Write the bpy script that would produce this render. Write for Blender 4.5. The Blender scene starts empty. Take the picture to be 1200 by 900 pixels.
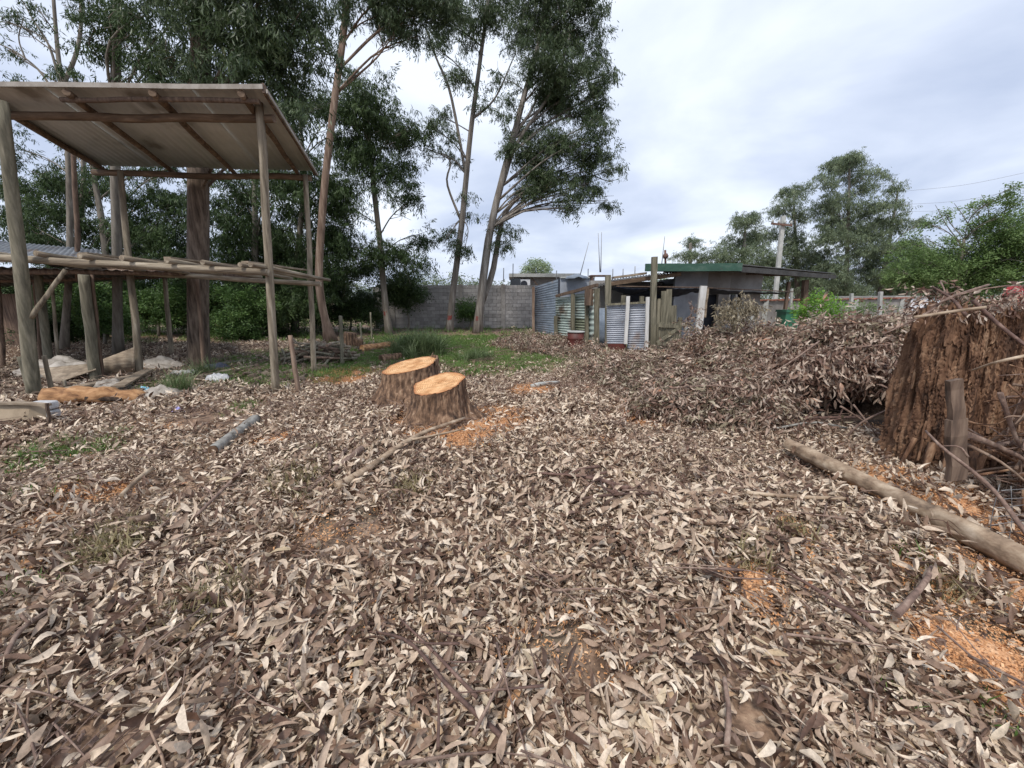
import bpy, math, random
import numpy as np
from mathutils import Vector, Matrix, Euler
R = math.radians
rng = np.random.default_rng(7); random.seed(7)
S = bpy.context.scene; COL = S.collection

# ------------------------------------------------------------ camera, sky, sun, exposure
EYE = 1.6; PITCH = R(12.3); FPX = 460.0
cd = bpy.data.cameras.new('camera'); cam = bpy.data.objects.new('camera', cd); COL.objects.link(cam)
cam.location = (0, 0, EYE); cam.rotation_euler = (R(90) - PITCH, 0, 0)
cd.sensor_width = 36; cd.lens = FPX / 1200 * 36; cd.clip_start = .05; cd.clip_end = 3000
S.camera = cam
SUN_EL, SUN_AZ = R(56), R(205)
wd = bpy.data.worlds.new('World'); S.world = wd; wd.use_nodes = True
nt = wd.node_tree; nt.nodes.clear(); N = nt.nodes.new; K = nt.links.new
out = N('ShaderNodeOutputWorld')
sky = N('ShaderNodeTexSky'); sky.sky_type = 'NISHITA'; sky.sun_disc = False; sky.sun_elevation = SUN_EL; sky.sun_rotation = SUN_AZ
bg1 = N('ShaderNodeBackground'); bg1.inputs[1].default_value = .07; K(sky.outputs[0], bg1.inputs[0])
tc = N('ShaderNodeTexCoord'); sep = N('ShaderNodeSeparateXYZ'); K(tc.outputs['Generated'], sep.inputs[0])
ad = N('ShaderNodeMath'); ad.operation = 'ADD'; ad.inputs[1].default_value = .22; K(sep.outputs[2], ad.inputs[0])
mx = N('ShaderNodeMath'); mx.operation = 'MAXIMUM'; mx.inputs[1].default_value = .06; K(ad.outputs[0], mx.inputs[0])
vd = N('ShaderNodeVectorMath'); vd.operation = 'DIVIDE'; K(tc.outputs['Generated'], vd.inputs[0])
cb = N('ShaderNodeCombineXYZ'); [K(mx.outputs[0], cb.inputs[i]) for i in range(3)]; K(cb.outputs[0], vd.inputs[1])
no = N('ShaderNodeTexNoise'); no.inputs['Scale'].default_value = 1.15; no.inputs['Detail'].default_value = 6; no.inputs['Roughness'].default_value = .5
no.inputs['Distortion'].default_value = .25
K(vd.outputs[0], no.inputs['Vector'])
cr = N('ShaderNodeValToRGB'); K(no.outputs[0], cr.inputs[0])
e = cr.color_ramp.elements; e[0].position = .34; e[0].color = (.43, .50, .66, 1); e[1].position = .68; e[1].color = (.80, .86, .96, 1)
e2 = cr.color_ramp.elements.new(.5); e2.color = (.585, .65, .79, 1)
bg2 = N('ShaderNodeBackground'); bg2.inputs[1].default_value = .675; K(cr.outputs[0], bg2.inputs[0])
ms = N('ShaderNodeMixShader'); ms.inputs[0].default_value = .93; K(bg1.outputs[0], ms.inputs[1]); K(bg2.outputs[0], ms.inputs[2]); K(ms.outputs[0], out.inputs[0])
sl = bpy.data.lights.new('sun', 'SUN'); sl.energy = 1.5; sl.angle = R(10); sl.color = (1, .945, .87)
so = bpy.data.objects.new('sun', sl); COL.objects.link(so)
so.rotation_euler = (R(90) - SUN_EL, 0, math.pi - SUN_AZ)
S.view_settings.view_transform = 'Standard'; S.view_settings.look = 'None'; S.view_settings.exposure = 0.96; S.view_settings.gamma = 1
S.render.engine = 'CYCLES'; S.cycles.max_bounces = 6; S.cycles.diffuse_bounces = 3; S.cycles.transparent_max_bounces = 6
S.cycles.use_denoising = True

# ------------------------------------------------------------ picture measurements -> places
CP, SP = math.cos(PITCH), math.sin(PITCH)
def zz(py, Y):
    d = (450 - py) / FPX
    return EYE + Y * (-SP + d * CP) / (CP + d * SP)
def W(px, py, Y):                                  # the place seen at a pixel, at forward distance Y
    z = zz(py, Y); a = Y * CP - (z - EYE) * SP
    return np.array([(px - 600) / FPX * a, Y, z])
def XY(px, Y, z=0.0):
    return (px - 600) / FPX * (Y * CP - (z - EYE) * SP)
def hump(x, y, cx, cy, rx, ry, h, p=2.0):
    return h * np.exp(-((((x - cx) / rx) ** 2 + ((y - cy) / ry) ** 2) ** (p / 2)))
def fbm(x, y, s=1.0, seed=0):
    r = np.random.default_rng(100 + seed); v = 0; a = 1.0; tot = 0
    for k in range(5):
        for j in range(3):
            t = r.uniform(0, 6.283); ph = r.uniform(0, 6.283); f = s * (1.9 ** k) * r.uniform(.8, 1.25)
            v = v + a * np.sin(f * (x * math.cos(t) + y * math.sin(t)) + ph + 1.3 * np.sin(f * .6 * (x * math.sin(t) - y * math.cos(t)) + ph))
            tot += a
        a *= .55
    return v / tot * 1.8
def gh(x, y):
    x = np.asarray(x, float); y = np.asarray(y, float)
    near = 1 / (1 + (y / 14.0) ** 4)
    h = .035 * fbm(x, y, 1.6, 1) * near + .02 * fbm(x, y, 5.5, 2) * near
    h = h + hump(x, y, 1.0, 2.4, 1.2, .7, .07) + hump(x, y, XY(650, 4.2), 4.2, 1.6, .5, .07) + hump(x, y, XY(820, 2.3), 2.3, .8, .6, .09)
    h = h + hump(x, y, XY(1130, 3.0), 3.0, 1.2, .8, .10)
    return h
def G(px, py):                                     # the place on the ground seen at a pixel
    d = (450 - py) / FPX; t = EYE / (SP - d * CP)
    x, y = (px - 600) / FPX * t, t * (CP + d * SP)
    return np.array([x, y, float(gh(x, y))])

# ------------------------------------------------------------ materials
def ramp(nt, fac, stops):
    c = nt.nodes.new('ShaderNodeValToRGB'); e = c.color_ramp.elements
    e[0].position = stops[0][0]; e[0].color = (*stops[0][1], 1); e[1].position = stops[-1][0]; e[1].color = (*stops[-1][1], 1)
    for p, col in stops[1:-1]: e.new(p).color = (*col, 1)
    nt.links.new(fac, c.inputs[0]); return c
def mat(name, stops, scale=(4, 4, 4), rough=.85, bump=.3, bscale=None, detail=6, metal=0, stain=None, dist=.02, jitter=.12):
    m = bpy.data.materials.new(name); m.use_nodes = True; nt = m.node_tree; b = nt.nodes['Principled BSDF']; N = nt.nodes.new; K = nt.links.new
    ge = N('ShaderNodeNewGeometry'); mp = N('ShaderNodeMapping'); mp.inputs['Scale'].default_value = scale; K(ge.outputs['Position'], mp.inputs[0])
    oi = N('ShaderNodeObjectInfo'); ml = N('ShaderNodeMath'); ml.operation = 'MULTIPLY'; ml.inputs[1].default_value = 17; K(oi.outputs['Random'], ml.inputs[0])
    cx = N('ShaderNodeCombineXYZ'); [K(ml.outputs[0], cx.inputs[i]) for i in range(3)]; K(cx.outputs[0], mp.inputs['Location'])
    n1 = N('ShaderNodeTexNoise'); n1.inputs['Scale'].default_value = 1; n1.inputs['Detail'].default_value = detail; n1.inputs['Roughness'].default_value = .62; K(mp.outputs[0], n1.inputs['Vector'])
    c = ramp(nt, n1.outputs[0], stops).outputs[0]
    if stain:
        n3 = N('ShaderNodeTexNoise'); n3.inputs['Scale'].default_value = stain[1]; n3.inputs['Detail'].default_value = 5; K(ge.outputs['Position'], n3.inputs['Vector'])
        r3 = ramp(nt, n3.outputs[0], [(stain[2], (0, 0, 0)), (stain[2] + .12, (1, 1, 1))])
        mi = N('ShaderNodeMixRGB'); K(r3.outputs[0], mi.inputs[0]); K(c, mi.inputs[1]); mi.inputs[2].default_value = (*stain[0], 1); c = mi.outputs[0]
    hs = N('ShaderNodeHueSaturation'); mr = N('ShaderNodeMapRange'); mr.inputs['To Min'].default_value = 1 - jitter; mr.inputs['To Max'].default_value = 1 + jitter
    K(oi.outputs['Random'], mr.inputs[0]); K(mr.outputs[0], hs.inputs['Value']); K(c, hs.inputs['Color']); K(hs.outputs[0], b.inputs['Base Color'])
    b.inputs['Roughness'].default_value = rough; b.inputs['Metallic'].default_value = metal
    if bump:
        n2 = N('ShaderNodeTexNoise'); n2.inputs['Scale'].default_value = 1 if bscale is None else bscale; n2.inputs['Detail'].default_value = 8; K(mp.outputs[0], n2.inputs['Vector'])
        bp = N('ShaderNodeBump'); bp.inputs['Strength'].default_value = bump; bp.inputs['Distance'].default_value = dist; K(n2.outputs[0], bp.inputs['Height']); K(bp.outputs[0], b.inputs['Normal'])
    return m
def leafmat(name, stops, trans=.25, rough=.6, spread=.55, spec=.3):
    """leaf colour varies from leaf to leaf (attribute shade) and from spray to spray"""
    m = bpy.data.materials.new(name); m.use_nodes = True; nt = m.node_tree; b = nt.nodes['Principled BSDF']; N = nt.nodes.new; K = nt.links.new
    at = N('ShaderNodeAttribute'); at.attribute_name = 'shade'; oi = N('ShaderNodeObjectInfo')
    mi = N('ShaderNodeMath'); mi.operation = 'MULTIPLY'; mi.inputs[1].default_value = 1 - spread; K(oi.outputs['Random'], mi.inputs[0])
    ma = N('ShaderNodeMath'); ma.operation = 'MULTIPLY_ADD'; ma.inputs[1].default_value = spread; K(at.outputs['Fac'], ma.inputs[0]); K(mi.outputs[0], ma.inputs[2])
    c = ramp(nt, ma.outputs[0], stops)
    ge = N('ShaderNodeNewGeometry'); n1 = N('ShaderNodeTexNoise'); n1.inputs['Scale'].default_value = 38; n1.inputs['Detail'].default_value = 5; n1.inputs['Roughness'].default_value = .7; K(ge.outputs['Position'], n1.inputs['Vector'])
    mr = N('ShaderNodeMapRange'); mr.inputs['From Min'].default_value = .3; mr.inputs['From Max'].default_value = .7; mr.inputs['To Min'].default_value = .6; mr.inputs['To Max'].default_value = 1.25; K(n1.outputs[0], mr.inputs[0])
    hs = N('ShaderNodeHueSaturation'); K(mr.outputs[0], hs.inputs['Value']); K(c.outputs[0], hs.inputs['Color']); K(hs.outputs[0], b.inputs['Base Color'])
    b.inputs['Roughness'].default_value = rough; b.inputs['Specular IOR Level'].default_value = spec
    if trans:
        tr = N('ShaderNodeBsdfTranslucent'); K(hs.outputs[0], tr.inputs[0]); mx = N('ShaderNodeMixShader'); mx.inputs[0].default_value = trans
        K(b.outputs[0], mx.inputs[1]); K(tr.outputs[0], mx.inputs[2]); K(mx.outputs[0], nt.nodes['Material Output'].inputs[0])
    return m
M = {}
M['ground'] = mat('soil', [(.3, (.05, .03, .02)), (.44, (.14, .088, .058)), (.56, (.29, .19, .128)), (.7, (.45, .32, .22))], (9, 9, 9), .95, .8, 3.5, dist=.02, stain=((.15, .12, .085), .9, .52), jitter=0)
M['litter'] = leafmat('dry_leaf', [(0, (0.045, 0.025, 0.017)), (.15, (0.130, 0.074, 0.051)), (.28, (0.290, 0.190, 0.133)), (.42, (0.460, 0.338, 0.248)), (.60, (0.640, 0.508, 0.380)), (.84, (0.800, 0.680, 0.540)), (.93, (0.540, 0.427, 0.275)), (1, (0.300, 0.114, 0.053))], .10, .5, .8)
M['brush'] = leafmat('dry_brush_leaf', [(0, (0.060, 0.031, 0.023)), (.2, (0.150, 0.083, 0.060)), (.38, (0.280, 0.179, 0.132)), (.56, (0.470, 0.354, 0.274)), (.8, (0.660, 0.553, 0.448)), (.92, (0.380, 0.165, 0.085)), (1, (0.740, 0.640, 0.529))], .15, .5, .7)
M['brush_green'] = leafmat('half_dry_brush_leaf', [(0, (.11, .085, .055)), (.4, (.26, .215, .14)), (.75, (.43, .37, .26)), (1, (.54, .48, .37))], .15, .55, .6)
M['euc'] = leafmat('eucalyptus_leaf', [(0, (0.030, 0.051, 0.020)), (.4, (0.065, 0.100, 0.039)), (.7, (0.100, 0.143, 0.061)), (.93, (0.150, 0.194, 0.098)), (1, (0.260, 0.224, 0.074))], .3, .45, .55, .45)
M['euc_dark'] = leafmat('dark_leaf', [(0, (0.026, 0.046, 0.017)), (.5, (0.058, 0.097, 0.032)), (1, (0.110, 0.163, 0.055))], .25, .5)
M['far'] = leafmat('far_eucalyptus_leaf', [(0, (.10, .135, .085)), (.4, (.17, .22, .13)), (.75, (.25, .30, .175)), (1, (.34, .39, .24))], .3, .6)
M['fresh'] = leafmat('fresh_leaf', [(0, (0.090, 0.147, 0.048)), (.5, (0.170, 0.263, 0.085)), (1, (0.300, 0.399, 0.162))], .35, .5)
M['lime'] = leafmat('bright_leaf', [(0, (.10, .22, .03)), (.5, (.18, .36, .05)), (1, (.3, .5, .1))], .35, .5)
M['pale'] = leafmat('pale_poplar_leaf', [(0, (.25, .34, .18)), (1, (.42, .5, .32))], .35, .6)
M['under'] = leafmat('undergrowth_leaf', [(0, (.045, .085, .028)), (.5, (.09, .165, .045)), (.9, (.16, .26, .07)), (1, (.28, .28, .1))], .3, .5)
M['grass'] = leafmat('grass_blade', [(0, (.07, .13, .03)), (.5, (.15, .26, .06)), (.85, (.25, .34, .11)), (1, (.36, .31, .15))], .3, .5)
M['tuft'] = leafmat('coarse_grass_blade', [(0, (.08, .12, .05)), (.5, (.17, .23, .10)), (.85, (.28, .34, .18)), (1, (.4, .36, .22))], .3, .5)
M['straw'] = leafmat('straw_blade', [(0, (.2, .17, .08)), (.6, (.36, .3, .16)), (1, (.45, .4, .26))], .25, .6)
M['chips'] = leafmat('wood_chip', [(0, (.44, .19, .075)), (.5, (.66, .34, .155)), (1, (.80, .54, .33))], 0, .8)
M['rubble'] = leafmat('rubble', [(0, (.06, .045, .035)), (.5, (.2, .15, .11)), (.85, (.33, .27, .21)), (1, (.5, .46, .42))], 0, .8)
M['sawdust'] = mat('sawdust', [(.3, (.36, .17, .08)), (.5, (.61, .33, .165)), (.7, (.76, .50, .30))], (40, 40, 40), .95, .8, 2, dist=.01, stain=((.28, .17, .1), 3, .58), jitter=0)
M['euc_bark'] = mat('pale_bark', [(.3, (.08, .068, .056)), (.5, (.19, .165, .14)), (.62, (.28, .255, .225)), (.75, (.38, .355, .32))], (7, 7, .9), .85, .5)
M['grey_bark'] = mat('grey_bark', [(.3, (.09, .075, .06)), (.55, (.21, .185, .15)), (.75, (.33, .30, .26))], (9, 9, 1.2), .9, .7)
M['red_bark'] = mat('reddish_bark', [(.3, (.10, .06, .042)), (.5, (.23, .155, .11)), (.7, (.38, .29, .22))], (8, 8, 1.1), .9, .7)
M['rough_bark'] = mat('rough_bark', [(.3, (.035, .025, .018)), (.5, (.13, .095, .07)), (.7, (.25, .195, .15))], (14, 14, 2.2), .95, 1, dist=.04)
M['stump_bark'] = mat('stump_bark', [(.3, (.028, .015, .010)), (.46, (.12, .068, .040)), (.57, (.25, .15, .09)), (.72, (.46, .32, .21))], (19, 19, 3.0), .9, 1, dist=.03)
M['dead_wood'] = mat('dead_wood', [(.3, (.03, .015, .009)), (.45, (.13, .064, .034)), (.58, (.25, .14, .08)), (.72, (.40, .27, .17))], (13, 13, 2.6), .9, 1, dist=.04)
M['post'] = mat('weathered_post', [(.3, (.07, .055, .038)), (.45, (.19, .155, .11)), (.58, (.29, .245, .18)), (.72, (.42, .37, .29))], (18, 18, 1.6), .85, .6)
M['post_h'] = mat('level_pole', [(.3, (.08, .06, .042)), (.45, (.21, .17, .12)), (.58, (.32, .27, .2)), (.72, (.45, .4, .32))], (1.6, 18, 18), .85, .6)
M['post_y'] = mat('cross_pole', [(.3, (.08, .06, .042)), (.45, (.2, .155, .11)), (.58, (.3, .25, .18)), (.72, (.43, .37, .29))], (18, 1.6, 18), .85, .6)
M['post_dark'] = mat('dark_post', [(.3, (.05, .035, .025)), (.5, (.13, .085, .06)), (.7, (.24, .17, .12))], (18, 18, 1.6), .9, .6)
M['post_grey'] = mat('mossy_post', [(.3, (.07, .065, .045)), (.5, (.17, .155, .11)), (.7, (.3, .27, .2))], (18, 18, 1.8), .9, .6)
M['beam'] = mat('brown_beam', [(.3, (.06, .036, .022)), (.5, (.13, .085, .052)), (.7, (.24, .165, .11))], (2.5, 14, 14), .85, .5)
M['log'] = mat('pale_log', [(.28, (.09, .06, .04)), (.45, (.27, .19, .125)), (.6, (.44, .34, .24)), (.75, (.6, .5, .38))], (5, 8, 14), .75, .5)
M['greylog'] = mat('grey_log', [(.3, (.10, .09, .075)), (.45, (.24, .225, .2)), (.7, (.42, .41, .37))], (9, 9, 9), .85, .5)
M['twig'] = mat('twig', [(.3, (.08, .05, .04)), (.5, (.20, .13, .10)), (.7, (.36, .27, .21))], (20, 20, 20), .85, .3)
M['redtwig'] = mat('red_twig', [(.3, (.05, .028, .022)), (.55, (.14, .08, .062)), (.75, (.27, .18, .14))], (20, 20, 20), .8, .3)
M['plank'] = mat('old_board', [(.3, (.13, .10, .07)), (.5, (.27, .21, .15)), (.7, (.42, .35, .26))], (5, 5, 18), .85, .4)
M['picket'] = mat('mossy_picket', [(.3, (.07, .065, .045)), (.5, (.16, .145, .10)), (.7, (.28, .25, .18))], (16, 16, 1.6), .9, .5)
M['whitewood'] = mat('white_painted_wood', [(.3, (.45, .43, .39)), (.55, (.66, .65, .62)), (.75, (.78, .77, .75))], (8, 8, 1.5), .7, .3)
M['core'] = mat('core_shade', [(.3, (.018, .012, .009)), (.55, (.06, .038, .026)), (.75, (.13, .09, .06))], (18, 18, 18), 1, 1, dist=.06)  # near-black brown: the shade inside the brush is put into the colour
M['roofunder'] = mat('roof_sheet', [(.3, (.42, .42, .39)), (.6, (.56, .55, .52))], (1, 1, 1), .6, .1, stain=((.22, .2, .17), 1.2, .6))
M['fasciametal'] = mat('dull_flashing', [(.3, (.18, .15, .12)), (.6, (.34, .31, .27))], (5, 5, 5), .6, .1)
M['tin'] = mat('grey_tin', [(.3, (.16, .18, .21)), (.5, (.25, .28, .32)), (.7, (.36, .39, .43))], (1.6, 1.6, 5), .6, .1, metal=.1, stain=((.14, .10, .08), 2.2, .62))
M['tin_blue'] = mat('blue_grey_tin', [(.3, (.12, .15, .19)), (.5, (.19, .23, .285)), (.7, (.27, .31, .37))], (1.6, 1.6, 5), .5, .1, metal=.1, stain=((.22, .22, .23), 1.8, .58))
M['tin_dark'] = mat('dark_tin', [(.3, (.07, .075, .085)), (.5, (.13, .14, .15)), (.7, (.22, .23, .24))], (1.6, 1.6, 5), .55, .1, stain=((.10, .07, .05), 2.2, .55))
M['tin_bright'] = mat('zinc_tin', [(.3, (.24, .26, .30)), (.5, (.36, .385, .43)), (.7, (.48, .5, .55))], (2, 2, 6), .6, .05, metal=.1, stain=((.26, .22, .21), 2.5, .6))
M['tin_mint'] = mat('mint_tin', [(.3, (.25, .31, .28)), (.5, (.42, .50, .46)), (.7, (.56, .62, .58))], (2, 2, 6), .5, .05, stain=((.14, .10, .07), 1.8, .56))
M['tin_olive'] = mat('olive_tin', [(.3, (.10, .11, .075)), (.5, (.20, .22, .15)), (.7, (.32, .34, .25))], (2, 2, 6), .6, .05, stain=((.12, .07, .05), 1.8, .58))
M['tin_red'] = mat('rust_red_tin', [(.3, (.10, .035, .03)), (.6, (.2, .075, .06)), (.75, (.28, .16, .13))], (3, 3, 8), .6, .05)
M['red'] = mat('dark_red_paint', [(.3, (.06, .016, .012)), (.6, (.12, .028, .02))], (5, 5, 5), .6, .1)
M['redplastic'] = mat('red_plastic', [(.3, (.42, .03, .04)), (.7, (.55, .06, .06))], (5, 5, 5), .4, 0)
M['green'] = mat('green_fascia', [(.3, (.02, .06, .043)), (.55, (.035, .095, .066)), (.75, (.10, .15, .12))], (3, 3, 6), .7, .05, stain=((.10, .10, .085), 1.6, .6))
M['greenbin'] = mat('green_plastic', [(.3, (.02, .11, .06)), (.7, (.035, .16, .09))], (5, 5, 5), .4, 0)
M['dark'] = mat('dark_cloth_and_shade', [(.3, (.012, .014, .022)), (.6, (.03, .035, .05)), (.75, (.05, .06, .085))], (4, 4, 4), .7, .2)
M['navy'] = mat('navy_cloth', [(.3, (.015, .02, .04)), (.7, (.05, .065, .11))], (6, 6, 6), .8, .3)
M['darkroof'] = mat('dark_roof', [(.3, (.03, .028, .026)), (.6, (.075, .072, .068))], (2, 2, 2), .7, .1)
M['block'] = mat('concrete_block', [(.3, (.27, .255, .24)), (.5, (.37, .35, .335)), (.7, (.47, .45, .43))], (3, 3, 3), .95, .3, jitter=.16)
M['mortar'] = mat('mortar', [(.3, (.14, .135, .13)), (.7, (.22, .215, .21))], (4, 4, 4), .95, .2)
M['wallpaint'] = mat('blueish_whitewash', [(.3, (.26, .28, .32)), (.5, (.38, .41, .46)), (.7, (.54, .57, .61))], (1.5, 1.5, 1.2), .85, .1, stain=((.27, .27, .29), 1.1, .6))
M['render'] = mat('cement_render', [(.3, (.19, .175, .16)), (.5, (.29, .27, .25)), (.7, (.40, .375, .35))], (1.5, 1.5, 1.5), .95, .2)
M['white'] = mat('white_wall', [(.3, (.66, .68, .72)), (.7, (.8, .8, .82))], (1, 1, 1), .8, .05)
M['tile'] = mat('red_tile', [(.3, (.22, .08, .05)), (.6, (.36, .15, .10)), (.75, (.45, .24, .17))], (6, 6, 6), .9, .3, jitter=.25)
M['glass'] = mat('dark_glass', [(.3, (.015, .018, .022)), (.7, (.03, .035, .04))], (1, 1, 1), .12, 0)
M['concrete'] = mat('pale_concrete', [(.3, (.30, .31, .29)), (.6, (.46, .46, .43))], (3, 3, 3), .9, .1)
M['tarp'] = mat('dirty_tarp', [(.3, (.17, .145, .115)), (.5, (.31, .275, .235)), (.7, (.47, .43, .38))], (6, 6, 6), .6, .5)
M['plastic'] = mat('white_plastic', [(.3, (.36, .36, .36)), (.7, (.58, .58, .59))], (6, 6, 6), .35, .3)
M['card'] = mat('cardboard', [(.3, (.22, .165, .11)), (.6, (.38, .30, .21))], (3, 3, 3), .9, .2)
M['orange_wood'] = mat('rotten_orange_wood', [(.3, (.12, .05, .022)), (.5, (.40, .21, .095)), (.65, (.55, .32, .16)), (.8, (.62, .44, .27))], (4, 12, 12), .9, .8, dist=.03)
M['maroon'] = mat('maroon_bar', [(.3, (.10, .02, .02)), (.7, (.22, .04, .04))], (6, 6, 6), .6, .1)
M['blueplastic'] = mat('blue_plastic', [(.3, (.2, .45, .6)), (.7, (.35, .6, .72))], (4, 4, 4), .4, .1)
M['lilac'] = mat('lilac_plastic', [(.3, (.35, .33, .75)), (.7, (.55, .52, .85))], (4, 4, 4), .4, .1)
M['wire'] = mat('dull_wire', [(.3, (.16, .16, .16)), (.7, (.3, .3, .3))], (9, 9, 9), .5, 0, metal=.6)
M['rod'] = mat('pale_rod', [(.3, (.2, .2, .2)), (.7, (.33, .33, .33))], (9, 9, 9), .7, 0)
M['rust'] = mat('rusty_rod', [(.3, (.07, .04, .03)), (.7, (.2, .11, .08))], (9, 9, 9), .8, 0)
M['paintred'] = mat('red_spray_paint', [(.35, (.12, .06, .05)), (.6, (.27, .05, .04))], (9, 9, 9), .9, .3)
def cutmat():
    m = bpy.data.materials.new('fresh_cut_wood'); m.use_nodes = True; nt = m.node_tree; b = nt.nodes['Principled BSDF']; N = nt.nodes.new; K = nt.links.new
    at = N('ShaderNodeAttribute'); at.attribute_name = 'ring'; ge = N('ShaderNodeNewGeometry')
    n = N('ShaderNodeTexNoise'); n.inputs['Scale'].default_value = 7; n.inputs['Detail'].default_value = 5; K(ge.outputs['Position'], n.inputs['Vector'])
    ma = N('ShaderNodeMath'); ma.operation = 'MULTIPLY_ADD'; ma.inputs[1].default_value = 1; K(at.outputs['Fac'], ma.inputs[0])
    m2 = N('ShaderNodeMath'); m2.operation = 'MULTIPLY'; m2.inputs[1].default_value = .12; K(n.outputs[0], m2.inputs[0]); K(m2.outputs[0], ma.inputs[2])
    sn = N('ShaderNodeMath'); sn.operation = 'MULTIPLY'; sn.inputs[1].default_value = 95; K(ma.outputs[0], sn.inputs[0])
    s2 = N('ShaderNodeMath'); s2.operation = 'SINE'; K(sn.outputs[0], s2.inputs[0])
    m3 = N('ShaderNodeMath'); m3.operation = 'MULTIPLY_ADD'; m3.inputs[1].default_value = .16; K(s2.outputs[0], m3.inputs[0]); K(n.outputs[0], m3.inputs[2])
    c = ramp(nt, m3.outputs[0], [(.3, (.46, .22, .09)), (.5, (.66, .37, .165)), (.7, (.78, .52, .29))])
    rim = ramp(nt, at.outputs['Fac'], [(.86, (0, 0, 0)), (.97, (1, 1, 1))]); mi = N('ShaderNodeMixRGB'); K(rim.outputs[0], mi.inputs[0]); K(c.outputs[0], mi.inputs[1]); mi.inputs[2].default_value = (.40, .17, .07, 1)
    mp = N('ShaderNodeMapping'); mp.inputs['Scale'].default_value = (9, 55, 9); mp.inputs['Rotation'].default_value = (0, 0, .5); K(ge.outputs['Position'], mp.inputs[0]); n4 = N('ShaderNodeTexNoise'); n4.inputs['Scale'].default_value = 1; n4.inputs['Detail'].default_value = 4; K(mp.outputs[0], n4.inputs['Vector'])
    r4 = ramp(nt, n4.outputs[0], [(.3, (.5, .42, .36)), (.45, (.92, .9, .88)), (.7, (1.12, 1.1, 1.08))]); m5 = N('ShaderNodeMixRGB'); m5.blend_type = 'MULTIPLY'; m5.inputs[0].default_value = 1; K(mi.outputs[0], m5.inputs[1]); K(r4.outputs[0], m5.inputs[2])
    K(m5.outputs[0], b.inputs['Base Color']); b.inputs['Roughness'].default_value = .85
    bp = N('ShaderNodeBump'); bp.inputs['Strength'].default_value = .4; bp.inputs['Distance'].default_value = .01; K(m3.outputs[0], bp.inputs['Height']); K(bp.outputs[0], b.inputs['Normal'])
    return m
M['cut'] = cutmat()

# ------------------------------------------------------------ mesh building
class MB:
    def __init__(s): s.v = []; s.f = []; s.n = 0; s.sm = []; s.att = []
    def add(s, v, f, smooth=False, shade=None):
        v = np.asarray(v, float).reshape(-1, 3); s.v.append(v); s.f += [tuple(i + s.n for i in q) for q in f]; s.sm += [smooth] * len(f); s.n += len(v)
        s.att.append(np.full(len(v), .5) if shade is None else np.broadcast_to(np.asarray(shade, float), (len(v),)))
        return s
    def box(s, lo, hi):
        (x0, y0, z0), (x1, y1, z1) = lo, hi
        return s.add([(x0, y0, z0), (x1, y0, z0), (x1, y1, z0), (x0, y1, z0), (x0, y0, z1), (x1, y0, z1), (x1, y1, z1), (x0, y1, z1)],
                     [(0, 3, 2, 1), (4, 5, 6, 7), (0, 1, 5, 4), (1, 2, 6, 5), (2, 3, 7, 6), (3, 0, 4, 7)])
    def bar(s, a, b, w, t, up=(0, 0, 1), warp=0.0):
        """a board from a to b: w wide across, t thick along up"""
        a = np.asarray(a, float); b = np.asarray(b, float); d = b - a; L = np.linalg.norm(d); d /= L; up = np.asarray(up, float)
        r = np.cross(d, up)
        if np.linalg.norm(r) < 1e-3: r = np.cross(d, (0, 1, 0))
        r /= np.linalg.norm(r); u = np.cross(r, d); n = 4; V = []; F = []
        for i in range(n + 1):
            k = i / n; c = a + d * L * k + u * warp * math.sin(math.pi * k) + (rng.normal(0, .004, 3) if 0 < i < n else 0)
            for p, q in ((-1, -1), (1, -1), (1, 1), (-1, 1)): V.append(c + r * p * w / 2 + u * q * t / 2)
        for i in range(n):
            for j in range(4): F.append((i * 4 + j, i * 4 + (j + 1) % 4, i * 4 + 4 + (j + 1) % 4, i * 4 + 4 + j))
        F += [(3, 2, 1, 0), (n * 4, n * 4 + 1, n * 4 + 2, n * 4 + 3)]
        return s.add(V, F)
    def tube(s, pts, rad, sides=8, smooth=True, rough=0.0, shade=None, caps=True):
        P = np.asarray(pts, float); n = len(P); rad = np.broadcast_to(np.asarray(rad, float), (n,))
        T = np.gradient(P, axis=0); T /= np.linalg.norm(T, axis=1)[:, None] + 1e-9
        ref = np.array([0, 0, 1.]) if abs(T[0][2]) < .9 else np.array([1., 0, 0]); V = []
        u = np.cross(T[0], ref); u /= np.linalg.norm(u)
        ang = np.arange(sides) / sides * 2 * math.pi; lob = 1 + rough * np.sin(ang * 3 + rng.uniform(0, 6)) + rough * .6 * rng.normal(0, 1, sides)
        for i in range(n):
            u = u - T[i] * np.dot(u, T[i]); u /= np.linalg.norm(u) + 1e-9; w = np.cross(T[i], u)
            rr = rad[i] * (lob + rough * .5 * rng.normal(0, 1, sides))
            V.append(P[i] + rr[:, None] * (np.cos(ang)[:, None] * u + np.sin(ang)[:, None] * w))
        V = np.vstack(V); F = []
        for i in range(n - 1):
            for j in range(sides): F.append((i * sides + j, i * sides + (j + 1) % sides, (i + 1) * sides + (j + 1) % sides, (i + 1) * sides + j))
        s.add(V, F, smooth, shade)
        if caps:
            b = s.n - len(V); s.f += [tuple(b + j for j in range(sides))[::-1], tuple(b + (n - 1) * sides + j for j in range(sides))]; s.sm += [False, False]
        return s
    def mesh(s, name, mt, off=(0, 0, 0)):
        me = bpy.data.meshes.new(name); v = np.vstack(s.v) - np.asarray(off, float)
        me.from_pydata(v.tolist(), [], s.f); me.materials.append(mt)
        me.polygons.foreach_set('use_smooth', s.sm)
        a = me.attributes.new('shade', 'FLOAT', 'POINT'); a.data.foreach_set('value', np.concatenate(s.att).astype(np.float32)); me.update(); return me
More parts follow.
